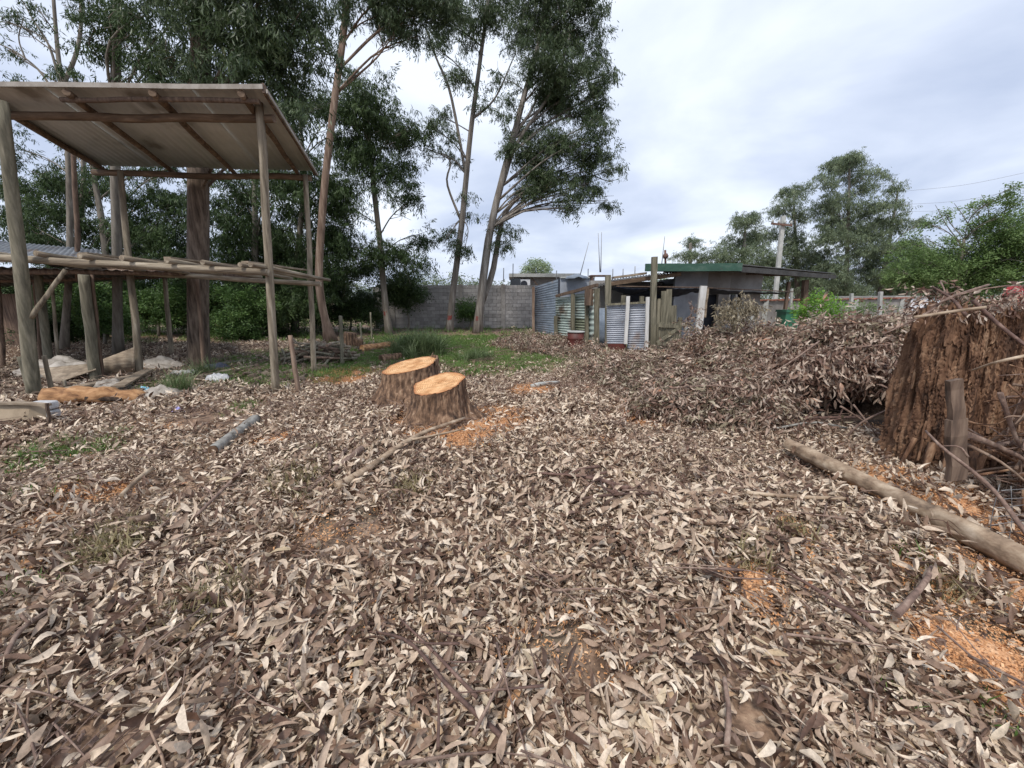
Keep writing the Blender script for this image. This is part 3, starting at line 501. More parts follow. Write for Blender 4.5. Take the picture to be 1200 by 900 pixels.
# trees seen through and over the shelter
tree('thin_tree', 'tree with a thick bare stem rising over the left half of the tall roof', 'tree', G(140, 415), TP([(138, 410), (137, 300), (135, 180), (136, 60), (138, -60), (138, -140)], 10.5), .10, .085,
     B([(110, 35, 30), (150, 45, 28), (180, 75, 22), (120, 70, 20), (95, 10, 26), (205, 95, 14), (165, 15, 22), (90, 95, 14), (200, 30, 26), (185, 90, 20), (130, 20, 24), (160, 85, 24), (215, 85, 22), (150, 10, 26)], 10.2, .7), 'euc', M['euc_dark'], M['grey_bark'], 190, .85)
bt = [('slim leafy tree behind the shelter roof, farthest to its side', [(55, 250, 34), (35, 200, 22), (100, 225, 26), (60, 290, 26), (120, 195, 18), (20, 230, 20), (10, 170, 24), (90, 180, 14), (40, 265, 30), (110, 270, 22), (85, 300, 24), (20, 285, 26), (70, 210, 22)], (85, 400), (92, 120)),
      ('dark tree with crooked stems seen between the left posts', [(165, 235, 32), (185, 270, 30), (130, 270, 20), (200, 225, 22), (150, 300, 24), (205, 310, 26), (175, 200, 18), (210, 250, 26), (185, 300, 30), (215, 285, 24), (155, 265, 26), (210, 190, 18)], (120, 400), (105, 180)),
      ('shady tree standing just right of the massive trunk', [(270, 230, 28), (300, 260, 36), (330, 230, 30), (275, 290, 30), (330, 300, 34), (350, 260, 22), (300, 210, 20), (265, 255, 26), (310, 290, 34), (285, 320, 30), (340, 205, 24), (260, 205, 18)], (295, 398), (292, 170)),
      ('dense dark tree filling the gap between shelter and leaning trunk', [(345, 175, 26), (362, 215, 24), (350, 300, 30), (395, 160, 20), (395, 210, 22), (362, 330, 30), (330, 345, 28), (395, 265, 22), (360, 130, 16), (380, 120, 22), (400, 130, 22), (380, 240, 24), (340, 320, 32), (375, 290, 28), (350, 355, 26)], (345, 396), (350, 120))]
for lab, bl, b0, t0 in bt:
    Y = 17.3 + U(-.8, .8)
    tree('background_tree', lab, 'tree', (XY(b0[0], Y), Y, 0), TP([(b0[0], 392), (b0[0] + 4, 300), (t0[0] + 6, 210), t0], Y), .15, .05, B(bl, Y, 1.5), 'euc', M['euc_dark'], M['grey_bark'], 150, 1.2, group='trees behind the shelter')
# undergrowth
for px, py0, h, r, Y, lab in ((60, 395, 60, 45, 15, 'dark bush in the shade at the far side of the low shed'), (120, 385, 40, 40, 14, 'leafy bush seen between the low shed posts'), (185, 375, 35, 35, 17, 'sunlit bush behind the row of dark posts'),
                              (20, 375, 45, 50, 16.5, 'bush at the very end of the yard behind the low shed'), (90, 365, 45, 45, 18, 'farther bush filling the gap behind the thick shed post'), (150, 370, 50, 45, 19, 'tall bush behind the middle of the shed'), (222, 370, 45, 40, 18.5, 'bush directly behind the massive trunk'), (300, 368, 50, 45, 19.5, 'large dark bush beyond the massive trunk and the leaning one'), (370, 370, 55, 40, 20, 'tall dark bush behind the leaning trunk'),
                              (275, 385, 45, 32, 15.5, 'green bush between massive trunk and brushwood heap'), (335, 380, 45, 36, 17, 'bush behind the heap of brushwood'), (410, 370, 45, 38, 19.5, 'wide dark bush between the leaning trunk and the paint-marked tree'),
                              (478, 352, 30, 28, 20, 'dark shrub spilling over the block wall'), (550, 372, 14, 14, 20.5, 'small round bush at the block wall between the pale eucalypts')):
    c = W(px, 390, Y); bl = B([(px + U(-r, r) * .7, py0 - U(0, h), r * U(.45, .7)) for _ in range(8)], Y, .9)
    tree('bush', lab, 'bush', (c[0], Y, 0), [(c[0], Y, 0), (c[0] + .1, Y, .5), (c[0], Y, 1.0)], .06, .03, bl, 'broad', M['under'] if px not in (478, 60, 410, 20, 90, 300, 370, 335) else M['euc_dark'], M['grey_bark'], 170, 1.2, limbs=False, flare=1)
# bare tree at the top left
tree('bare_tree', 'nearly bare grey tree whose crooked boughs cross the open sky beside the roof', 'tree', (XY(70, 12), 12, 0), TP([(75, 405), (82, 300), (80, 180), (72, 100), (66, 40), (60, -40)], 12), .09, .03,
     B([(15, 60, 10), (30, 30, 12), (8, 25, 14), (45, 12, 12), (70, 85, 9), (20, 100, 10)], 12, .4), 'euc', M['euc_dark'], M['grey_bark'], 70, .9,
     stems=[(TP([(78, 150), (55, 95), (25, 65), (-15, 45)], 12), .04, .012), (TP([(72, 105), (90, 60), (95, 20), (92, -30)], 12), .05, .03), (TP([(76, 125), (60, 60), (40, 25), (20, -10)], 12), .035, .01), (TP([(30, 70), (22, 45), (28, 20)], 12), .02, .008), (TP([(80, 180), (45, 130), (5, 118)], 12), .03, .01)])
# far trees on the other side of the shed
far = [('thin_eucalyptus', 'thin pair of feathery treetops behind the green-edged roof', 55, [(808, 285, 7), (816, 284, 7), (802, 300, 7), (812, 298, 8), (792, 300, 5), (826, 302, 9), (836, 300, 8)], (808, 335), (810, 290)),
       ('eucalyptus', 'low eucalyptus just beside the utility pole over the shed roof', 50, [(868, 262, 11), (878, 255, 10), (862, 285, 14), (885, 280, 16), (850, 298, 12), (872, 305, 16), (895, 300, 14), (880, 260, 8), (845, 310, 12), (860, 320, 16), (890, 320, 18), (835, 318, 10)], (870, 345), (874, 262)),
       ('eucalyptus', 'flat-topped eucalyptus behind the utility pole', 50, [(920, 228, 9), (935, 222, 10), (928, 240, 12), (912, 245, 9), (940, 255, 9), (930, 270, 8), (925, 300, 16), (945, 310, 16), (905, 315, 14), (925, 325, 20), (950, 330, 18), (935, 285, 14), (912, 275, 11)], (935, 345), (930, 230)),
       ('tall_eucalyptus', 'tallest of the far eucalypts, layered crown above its neighbours', 46, [(990, 186, 10), (1005, 182, 11), (975, 195, 10), (998, 200, 16), (965, 212, 11), (1018, 205, 8), (1010, 220, 12), (985, 235, 15), (1010, 245, 16), (965, 245, 12), (995, 262, 16), (975, 280, 18), (1005, 290, 20), (960, 300, 14), (985, 318, 20), (1015, 318, 18), (960, 325, 18), (990, 340, 20), (975, 260, 14), (1020, 270, 14)], (990, 350), (996, 185)),
       ('eucalyptus', 'loose eucalyptus leaning from the tallest one toward the wires', 46, [(1035, 205, 6), (1048, 222, 9), (1040, 240, 11), (1060, 240, 8), (1030, 262, 12), (1055, 262, 12), (1040, 288, 16), (1070, 285, 12), (1060, 312, 18), (1035, 322, 16), (1080, 262, 8), (1045, 335, 20), (1075, 320, 20), (1060, 340, 20), (1090, 300, 14), (1025, 300, 14)], (1030, 350), (1052, 225))]
for nm, lab, Y, bl, b0, t0 in far:
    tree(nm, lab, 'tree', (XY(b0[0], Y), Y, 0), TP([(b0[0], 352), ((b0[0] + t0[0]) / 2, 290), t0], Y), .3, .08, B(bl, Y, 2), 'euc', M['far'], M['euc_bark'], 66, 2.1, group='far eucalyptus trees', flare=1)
tree('young_tree', 'bright leafy tree with shoots sticking up above the broken stump', 'tree', (XY(1120, 15), 15, 0), TP([(1120, 400), (1122, 340), (1130, 280)], 15), .1, .04,
     B([(1070, 316, 20), (1100, 315, 26), (1135, 300, 26), (1165, 285, 22), (1190, 265, 22), (1115, 326, 22), (1150, 335, 30), (1190, 320, 36), (1085, 305, 14), (1215, 290, 40), (1170, 255, 12), (1190, 240, 12), (1140, 275, 12), (1060, 325, 12), (1120, 285, 12), (1170, 360, 30), (1080, 322, 16), (1130, 330, 30), (1165, 310, 30), (1060, 325, 14), (1105, 320, 20), (1195, 300, 26), (1150, 265, 12), (1085, 262, 7), (1108, 252, 8), (1062, 285, 9), (1140, 245, 8), (1050, 315, 12), (1065, 300, 12), (1050, 325, 12), (1160, 235, 6), (1185, 225, 7)], 15, 1), 'broad', M['fresh'], M['grey_bark'], 200, 1.1,
     stems=[(TP([(1130, 290), (1110, 265), (1096, 240)], 15), .02, .005), (TP([(1150, 290), (1130, 255), (1118, 238)], 15), .02, .005), (TP([(1160, 280), (1158, 245), (1150, 228)], 15), .02, .005), (TP([(1170, 270), (1180, 240), (1178, 222)], 15), .02, .005), (TP([(1140, 290), (1105, 290), (1080, 275)], 15), .02, .005)])
tree('poplar', 'small pale round treetop above the block wall house', 'tree', (XY(628, 60), 60, 0), TP([(628, 352), (628, 320)], 60), .2, .05, B([(622, 315, 8), (632, 313, 9), (640, 318, 7), (618, 321, 6), (630, 322, 9)], 60, 1), 'broad', M['pale'], M['grey_bark'], 25, 4, flare=1)
tree('bush', 'bright yellow-green bush beside the roof support of the shed', 'bush', (XY(958, 10.5), 10.5, 0), [(XY(958, 10.5), 10.5, 0), (XY(958, 10.5), 10.5, .9)], .04, .02, B([(950, 360, 13), (968, 358, 12), (960, 352, 9), (980, 366, 10), (945, 370, 9), (965, 372, 14)], 10.5, .3), 'broad', M['lime'], M['grey_bark'], 160, 1, limbs=False, flare=1)
tree('bush', 'small green bush at the foot of the concrete fence posts', 'bush', (XY(1020, 14), 14, 0), [(XY(1020, 14), 14, 0), (XY(1020, 14), 14, .9)], .04, .02, B([(1018, 362, 9), (1030, 368, 8), (1005, 368, 7)], 14, .3), 'broad', M['fresh'], M['grey_bark'], 130, 1, limbs=False, flare=1)
# sparse far tree line closing the horizon (one mass)
x = np.r_[rng.uniform(-90, 110, 3000)]; n = len(x); y = rng.uniform(75, 95, n); z = rng.uniform(0, 1, n) ** 1.0 * (4.2 + 1.8 * fbm(x, y * 0, .15, 4))
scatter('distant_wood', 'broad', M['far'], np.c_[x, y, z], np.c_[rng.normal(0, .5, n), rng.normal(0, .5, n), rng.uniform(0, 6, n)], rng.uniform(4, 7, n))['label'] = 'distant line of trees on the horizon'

# ------------------------------------------------------------ posts, boards and roofs
def pole(mb, a, b, r0, r1=None, n=7, wob=.012, sides=10, rough=.03):
    a = np.asarray(a, float); b = np.asarray(b, float); wob = wob * min(1, np.linalg.norm(b - a) / 3.5) * .8; P = np.linspace(a, b, n); P[1:-1] += rng.normal(0, wob, (n - 2, 3)); P = smooth_path(P, n * 2)
    return mb.tube(P, np.linspace(r0, r1 or r0, n * 2), sides, rough=rough)
def up(px0, py0, px1, py1, Y0=None, Y1=None):      # a post from its foot on the ground to its top
    a = G(px0, py0) if Y0 is None else np.array([XY(px0, Y0), Y0, 0.]); b = W(px1, py1, Y1 or a[1]); a = a.copy(); a[2] -= .12; return a, b
def corr(mb, bl, br, tr, tl, waves, amp, along='h', n=None):
    """corrugated sheet; along h: the ribs run from side to side"""
    bl, br, tr, tl = [np.asarray(q, float) for q in (bl, br, tr, tl)]; nn = np.cross(br - bl, tl - bl); nn /= np.linalg.norm(nn); m = waves * 6; V = []; F = []
    o = 3
    for i in range(m + 1):
        for j in range(o):
            t = i / m; u, v = (j / (o - 1), t) if along == 'h' else (t, j / (o - 1))
            p = (bl * (1 - u) + br * u) * (1 - v) + (tl * (1 - u) + tr * u) * v; V.append(p + nn * amp * math.sin(t * waves * 2 * math.pi))
    for i in range(m):
        for j in range(o - 1): F.append((i * o + j, i * o + j + 1, (i + 1) * o + j + 1, (i + 1) * o + j))
    return mb.add(V, F, True)
def sheet(name, quad, waves, amp, mt, parent, along='h', t=.004, label=None):
    mb = MB(); corr(mb, *quad, waves, amp, along); return solid(part(name, mb, mt, parent, label), t)
def quad(pxl, Yl, pxr, Yr, zbl, zbr, ztr, ztl):
    a = lambda px, Y, z: np.array([XY(px, Y, z), Y, z]); return a(pxl, Yl, zbl), a(pxr, Yr, zbr), a(pxr, Yr, ztr), a(pxl, Yl, ztl)

# tall roof shelter on poles
sh = thing('pole_shelter', 'tall open shelter of rough poles under a tilted sheet roof', 'shelter', G(180, 460))
FL = W(-42, 101, 6.2); FR = W(306, 104, 6.2); BR = W(368, 203, 8.9); BL = W(118, 196, 8.9)
rn = np.array([0, 0, .03])
for i in range(4):
    a, b = i / 4, (i + 1) / 4; l0, l1 = FL * (1 - a) + FR * a, FL * (1 - b) + FR * b; m0, m1 = BL * (1 - a) + BR * a, BL * (1 - b) + BR * b
    dz = np.array([0, 0, .012 * (i % 2)]); ov = (l1 - l0) * .02; sheet('roof_sheet', (l0 + dz + rn, l1 + ov + dz + rn, m1 + ov + dz + rn, m0 + dz + rn), 9, .007, M['roofunder'], sh, 'v', .003)
def lerp(a, b, t): return a * (1 - t) + b * t
for t in (.02, .34, .63, .93):
    mb = MB(); a = lerp(FL, FR, t) + (BL - FL) * .0; b = lerp(BL, BR, t); pole(mb, a + [0, 0, -.06], b + [0, 0, -.06], .05, .04, wob=.012, sides=8); part('rafter', mb, M['beam'], sh)
def beamat(s, r, name, x0=0.0, x1=1.0, dz=-.15, m='beam'):
    mb = MB(); a = lerp(lerp(FL, BL, s), lerp(FR, BR, s), x0); b = lerp(lerp(FL, BL, s), lerp(FR, BR, s), x1); pole(mb, a + [0, 0, dz], b + [0, 0, dz], r, r, wob=.015, sides=8); return part(name, mb, M[m], sh)
beamat(.16, .06, 'cross_beam'); beamat(.95, .06, 'cross_beam', -.02, .99); beamat(.04, .035, 'cross_beam', .3, .98, -.10, 'post_dark')
mb = MB(); mb.bar(FL + [0, -.01, .02], FR + [.03, -.01, .02], .02, .06); part('roof_flashing', mb, M['fasciametal'], sh)
mb = MB(); mb.bar(FR + [.03, 0, .01], BR + [.03, 0, .01], .03, .13, warp=.02); part('roof_edging', mb, M['post_dark'], sh)
mb = MB(); mb.bar(FR + [.075, 0, -.03], BR + [.075, 0, -.03], .02, .05); part('roof_edging', mb, M['fasciametal'], sh)
mb = MB(); mb.bar(FL + [0, 0, .0], BL + [0, 0, .0], .04, .12); part('roof_edging', mb, M['post_dark'], sh)
P1 = up(40, 466, 2, 118); P2 = up(323, 461, 303, 118); P3 = up(368, 438, 358, 205, None, 8.7); P4 = up(163, 440, 141, 200, None, 8.5)
for (a, b), r0, r1, mt_ in ((P1, .095, .072, 'post_grey'), (P2, .062, .054, 'post'), (P3, .055, .046, 'post'), (P4, .068, .05, 'post')):
    mb = MB(); pole(mb, a, b, r0, r1, wob=.01, sides=12); part('post', mb, M[mt_], sh)
# the timber deck at head height: two bearers, loose poles across
def on(pp, z): a, b = pp; t = (z - a[2]) / (b[2] - a[2]); return a * (1 - t) + b * t
z1, z2 = zz(320, 6.6), zz(330, 8.5)
fa, fb = W(-25, 301, 6.5), on(P2, z1) + [.05, -.1, 0]
mb = MB(); pole(mb, fa, fb, .06, .052, wob=.01); part('bearer', mb, M['post_h'], sh)
mb = MB(); pole(mb, fa + [0, .12, -.0], W(200, 311, 6.9), .05, .045, wob=.01); part('bearer', mb, M['post_h'], sh)
ba = W(118, 317, 8.4); bb = W(376, 333, 8.15)
mb = MB(); pole(mb, ba, bb, .055, .05, wob=.008); part('bearer', mb, M['post_h'], sh)
mb = MB(); pole(mb, W(60, 310, 8.2), W(300, 325, 8.4), .05, .05, wob=.008); part('bearer', mb, M['post_dark'], sh)
dirb = (bb - fb); dirb[2] = 0; dirb /= np.linalg.norm(dirb)
for t, r, L, mt_, ex in ((.03, .06, 2.0, 'post', .2), (.24, .06, 2.0, 'post', .15), (.40, .065, 2.1, 'post', .2), (.54, .06, 2.1, 'post_dark', .2), (.68, .06, 2.1, 'post', .15), (.81, .055, 2.2, 'post', .2), (.92, .05, 2.1, 'post', .1), (.985, .055, 2.2, 'post', .3)):
    a = lerp(fa, fb, t) + [0, 0, .095] - dirb * ex; b = a + dirb * (L + ex); b[2] = lerp(ba, bb, min(1, .35 + .65 * t))[2] + .10; mb = MB(); pole(mb, a, b, r * .72, r * .6, wob=.008); part('deck_pole', mb, M['post_y'], sh)
for t in (.3, .6, .88):
    mb = MB(); a = lerp(fa, fb, t) + [0, .3, .16]; mb.bar(a, a + dirb * 1.9, .12, .03); part('deck_board', mb, M['plank'], sh)
mb = MB(); pole(mb, on(P1, zz(372, 6.35)) + [.08, 0, 0], W(77, 316, 6.5), .035, .03, sides=7); part('brace', mb, M['post'], sh)

# lower old shed behind the shelter
ls = thing('lean_to_shed', 'low dark lean-to with corrugated roof behind the tall pole shelter', 'shed', (-8.5, 9, 0))
A = lambda x, y, z: np.array([x, y, z], float)
e0, e1 = W(-130, 306, 7.6), W(118, 309, 7.9); r0_, r1_ = W(-40, 279, 10), W(118, 293, 10)
for i in range(4):
    a, b = i / 4, (i + 1) / 4; sheet('roof_sheet', (lerp(e0, e1, a), lerp(e0, e1, b), lerp(r0_, r1_, b), lerp(r0_, r1_, a)), 7, .012, M['tin_dark'], ls, 'v')
g0, g1 = W(-40, 338, 13.5), W(205, 326, 13); k1 = W(215, 316, 8.1)
for i in range(4):
    a, b = i / 4, (i + 1) / 4; q1 = W(205, 313, 9.0); sheet('back_roof_sheet', (lerp(e0, k1, a) - [0, 0, .05], lerp(e0, k1, b) - [0, 0, .05], lerp(g0, g1, b), lerp(g0, g1, a)), 7, .012, M['darkroof'], ls, 'v')
for (px0, py0, px1, py1, r, mt_) in ((112, 448, 98, 322, .09, 'post_grey'), (120, 447, 108, 322, .03, 'post_dark'), (57, 428, 45, 322, .085, 'post_grey'), (48, 427, 40, 330, .04, 'post_dark'), (68, 428, 60, 330, .035, 'post'), (201, 417, 193, 325, .06, 'post'), (239, 433, 231, 325, .05, 'post_dark'), (3, 432, -3, 330, .05, 'post_dark'), (92, 330, 85, 165, .05, 'post_dark')):
    if py0 == 330: a, b = W(92, 330, 9.4), W(85, 165, 9.4)
    else: a, b = up(px0, py0, px1, py1)
    mb = MB(); pole(mb, a, b, r, r * .85, wob=.01, sides=10); part('post', mb, M[mt_], ls)
for px0, py0, Y0, px1, py1, Y1 in ((-30, 318, 8, 215, 320, 8.2), (-30, 330, 11, 205, 323, 11)):
    mb = MB(); pole(mb, W(px0, py0, Y0), W(px1, py1, Y1), .06, .06); part('roof_beam', mb, M['post_dark'], ls)
mb = MB(); a, b = W(-60, 430, 13.3), W(55, 425, 13.3); mb.box((XY(-150, 13.3), 13.3, -.05), (XY(40, 13.3), 13.36, 1.75)); part('back_wall', mb, M['post_dark'], ls)

# ------------------------------------------------------------ stumps
def stump(name, label, cx, cy, rb, rt, h, tilt, seed, bark='stump_bark', cut=True, jag=0.0, rough=.035, lobes=5, flare=.5, n=120, m=30, lean=(0, 0), cat='stump', hole=False):
    root = thing(name, label, cat, (cx, cy, float(gh(cx, cy)))); r = np.random.default_rng(seed); ph = r.uniform(0, 6.28, 8); ang = np.arange(n) / n * 2 * math.pi
    fur = sum(a * np.sin(k * ang + ph[i % 8] + r.uniform(0, 6)) for i, (k, a) in enumerate(((lobes, .10), (9, .035), (17, .02), (29, .016), (43, .012))))
    fr = r.normal(0, 1, (m + 1, n)); fr = (fr + np.roll(fr, 1, 0) * .9 + np.roll(fr, 2, 0) * .7) * rough * .35
    top = h + tilt[0] * np.cos(ang) + tilt[1] * np.sin(ang) + (jag * (r.normal(0, .5, n) + 1.1 * np.sin(3 * ang + ph[2]) * .5 + .8 * np.sin(7 * ang + ph[3]) * .5) if jag else 0)
    V = np.zeros((m + 1, n, 3)); gz = float(gh(cx, cy))
    for i in range(m + 1):
        t = i / m; rad = (rt + (rb - rt) * (1 - t) ** 2.1) * (1 + fur * (.45 + 1.5 * (1 - t) ** 3) ) + fr[i] * rt * (1 if i < m else .4) + flare * rt * np.clip(np.sin(lobes * ang + ph[0]), 0, 1) ** 2 * (1 - t) ** 6
        z = top * t - .06 * (1 - t); V[i] = np.c_[cx + lean[0] * t + rad * np.cos(ang), cy + lean[1] * t + rad * np.sin(ang), gz + z]
    mb = MB(); F = [(i * n + j, i * n + (j + 1) % n, (i + 1) * n + (j + 1) % n, (i + 1) * n + j) for i in range(m) for j in range(n)]
    mb.add(V.reshape(-1, 3), F, not jag)
    if hole:                                          # broken hollow top
        q = 8; c = V[m].mean(0); VV = [V[m]]; 
        for k in range(1, q): s = 1 - k / q; VV.append(np.c_[c[0] + (V[m][:, 0] - c[0]) * s, c[1] + (V[m][:, 1] - c[1]) * s, V[m][:, 2] * (1 - k / q * .6) + (c[2] - .45) * (k / q * .6) + r.normal(0, .03, n) * s])
        VV = np.vstack(VV); mb.add(VV, [(i * n + j, i * n + (j + 1) % n, (i + 1) * n + (j + 1) % n, (i + 1) * n + j) for i in range(q - 1) for j in range(n)] + [tuple((q - 1) * n + j for j in range(n))], False)
    part('bark', mb, M[bark], root)
    if cut:
        q = 14; c = V[m].mean(0); VV = []; rg = []
        for k in range(q + 1):
            s = k / q * .995; pz = V[m] * s + c * (1 - s); pz = pz + [0, 0, .004]; pz[:, 2] += r.normal(0, .0022, n); VV.append(pz); rg += [s] * n
        me = MB(); me.add(np.vstack(VV), [(i * n + j, (i + 1) * n + j, (i + 1) * n + (j + 1) % n, i * n + (j + 1) % n) for i in range(q) for j in range(n)], True)
        o = part('cut_face', me, M['cut'], root); a = o.data.attributes.new('ring', 'FLOAT', 'POINT'); a.data.foreach_set('value', np.array(rg, np.float32))
        # make sure the face looks up
        if o.data.polygons[200].normal.z < 0: o.data.flip_normals()
    return root
ps = W(485, 430, 6.3); s1 = stump('tree_stump', 'wider freshly cut stump with tall torn splinter on its rim, farther one of the pair', XY(483, 6.1), 6.1, .74, .435, .58, (.08, .05), 3, flare=.5, lobes=4, lean=(0, .03))
mb = MB()                                             # the splinter of bark left standing at the back edge
c0 = np.array([XY(483, 6.1), 6.1, .62]); V = []; nn = 12
for i in range(nn + 1):
    t = R(-15 + 70 * i / nn); hh = .03 * math.sin(math.pi * min(1, i / nn * 1.05 + .02)) ** .6 + rng.uniform(0, .02); x, y = c0[0] + .435 * math.cos(t), c0[1] + .435 * math.sin(t)
    zb = c0[2] - .06 + .07 * math.cos(t) + .05 * math.sin(t) + .02
    V += [(x, y, zb - .06), (x, y, zb + hh), (c0[0] + .41 * math.cos(t), c0[1] + .41 * math.sin(t), zb + hh), (c0[0] + .40 * math.cos(t), c0[1] + .40 * math.sin(t), zb - .06)]
F = [];
for i in range(nn):
    for j in range(4): F.append((i * 4 + j, i * 4 + (j + 1) % 4, (i + 1) * 4 + (j + 1) % 4, (i + 1) * 4 + j))
mb.add(V, F); part('splinter', mb, M['stump_bark'], s1)
stump('tree_stump', 'narrower freshly cut stump with sawdust round its foot, nearer one of the pair', XY(513, 5.05), 5.05, .58, .335, .52, (.06, .07), 11, flare=.6, lobes=5, lean=(.03, 0))
bx, by, BR0, BR1, BH = 4.24, 3.45, .62, .56, 1.50
def big_stump():
    root = thing('broken_stump', 'huge rotten reddish stump with jagged top beside the brush pile', 'stump', (bx, by, 0)); n, m = 420, 90; ang = np.arange(n) / n * 2 * math.pi; r = np.random.default_rng(5)
    A_, T_ = np.meshgrid(ang, np.arange(m + 1) / m); wob = A_ + .05 * np.sin(5 * T_ + 2) + .03 * np.sin(11 * T_ + A_ * 3)
    ridge = 0
    for k, a in ((7, .05), (13, .045), (24, .03), (41, .02), (67, .011)): ridge = ridge - a * np.abs(np.sin(k * wob * .5 + r.uniform(0, 6) + .5 * np.sin(3 * A_ + r.uniform(0, 6)))) ** .6 * (.55 + .6 * np.sin(3 * T_ * r.uniform(1, 3) + 4 * A_ + r.uniform(0, 6)) ** 2)
    chip = .05 * np.clip(fbm(A_ * 9, T_ * 5, 1.0, 31), -1, 1) + .012 * np.sign(fbm(A_ * 14, T_ * 6, 1.2, 33)) + .012 * fbm(A_ * 40, T_ * 7, 1.5, 35) + r.normal(0, .005, A_.shape)
    ridge = ridge * .75; rad = (BR1 + (BR0 - BR1) * (1 - T_) ** 1.6) * (1 + .05 * np.sin(2 * A_ + 1) + .05 * np.sin(5 * A_ + 2) * (1 - T_)) + ridge + chip + .16 * np.clip(np.sin(5 * A_ + .8), 0, 1) ** 2 * (1 - T_) ** 7
    top = BH - .03 * np.sin(ang) + .05 * np.sign(np.sin(11 * ang + 1)) * r.uniform(.2, 1, n) * .6 + .04 * np.sin(4 * ang + 1) + r.normal(0, .018, n)
    Zs = T_ * top[None] - .08 * (1 - T_); V = np.stack([bx + .05 * T_ + rad * np.cos(A_), by + .1 * T_ + rad * np.sin(A_), Zs], -1); mb = MB(); ii = (np.arange(m)[:, None] * n + np.arange(n)[None]).ravel(); jj = (np.arange(m)[:, None] * n + (np.arange(n)[None] + 1) % n).ravel()
    mb.add(V.reshape(-1, 3), np.c_[ii, jj, jj + n, ii + n].tolist(), False); part('rotten_wood', mb, M['dead_wood'], root)
    mb = MB(); c = V[m].mean(0); VV = [V[m]]; q = 9
    for k in range(1, q): s_ = 1 - k / q; VV.append(np.c_[c[0] + (V[m][:, 0] - c[0]) * s_, c[1] + (V[m][:, 1] - c[1]) * s_, V[m][:, 2] - .25 * min(1, k / 4) + r.normal(0, .03, n)])
    mb.add(np.vstack(VV), [(i * n + j, i * n + (j + 1) % n, (i + 1) * n + (j + 1) % n, (i + 1) * n + j) for i in range(q - 1) for j in range(n)], False); part('hollow_top', mb, M['dead_wood'], root)
    return root
big = big_stump()
def onside(t, z, off=0.0): T = z / BH; rr = BR1 + (BR0 - BR1) * (1 - T) ** 1.6 + off; return np.array([bx + .05 * T + rr * math.cos(t), by + .1 * T + rr * math.sin(t), z])
for i in range(26):                                    # splinters standing proud of the side
    t = R(U(165, 300)); z = U(.15, 1.1); L = U(.12, .38); mb = MB(); mb.bar(onside(t, z, -.05), onside(t + NR(.03), min(z + L, 1.5), -.06), U(.01, .03), U(.012, .03), up=(math.cos(t), math.sin(t), 0)); part('splinter', mb, M['dead_wood'], big)
for i in range(10):                                    # root ends
    t = R(U(170, 290)); mb = MB(); mb.tube(smooth_path([onside(t, .35, -.04), onside(t + NR(.05), .12, .04), onside(t + NR(.12), -.03, U(.15, .3))], 7), np.linspace(U(.02, .04), .008, 7), 7, rough=.15); part('root', mb, M['dead_wood'], big)
# tangle of dead branches on its shaded side
tg_ = thing('branch_tangle', 'tangle of dead branches and roots piled against the shaded side of the broken stump', 'branches', (XY(1185, 2.5), 2.5, 0))
for i in range(150):
    c = np.array([XY(U(1168, 1260), 2.55), U(2.35, 2.75), U(.05, 1.2)]); d = np.array([NR(.8), NR(.25), NR(.5)]); d /= np.linalg.norm(d); L = U(.25, .8); e_ = rng.normal(0, .05, 3); a, b = c - d * L / 2, c + d * L / 2
    a[2] = max(a[2], .02); b[2] = max(b[2], .02); w_ = U(.004, .013) if i % 6 else U(.015, .028); mb = MB(); mb.tube(smooth_path([a, c + e_, b], 8), np.linspace(w_, w_ * .4, 8), 6, rough=.08); part('branch', mb, M[('twig', 'dead_wood', 'twig', 'red_bark')[i % 4]], tg_)
# stake leaning on it, red sheet, sticks on top
q0, q1 = W(1124, 545, 2.38), W(1118, 445, 2.42); mb = MB(); mb.bar(q0 - [0, 0, .1], lerp(q0, q1, .55), .105, .04, up=(0, -1, 0)); mb.bar(lerp(q0, q1, .54), q1, .08, .035, up=(0, -1, 0)); single('stake', mb, M['post_dark'], 'upright board stake against the broken stump', 'stake', q0)
mb = MB(); q = W(1190, 348, 3.5); mb.add([q + [-.13, 0, -.12], q + [.25, .05, -.10], q + [.25, .08, .10], q + [-.03, .02, .09], q + [-.13, .03, -.12], q + [.25, .08, -.10], q + [.25, .11, .10], q + [-.03, .05, .09]], [(0, 1, 2, 3), (7, 6, 5, 4), (0, 3, 7, 4), (1, 5, 6, 2), (3, 2, 6, 7), (0, 4, 5, 1)]); single('plastic_sheet', mb, M['redplastic'], 'red plastic piece lying on top of the broken stump', 'plastic sheet', q)
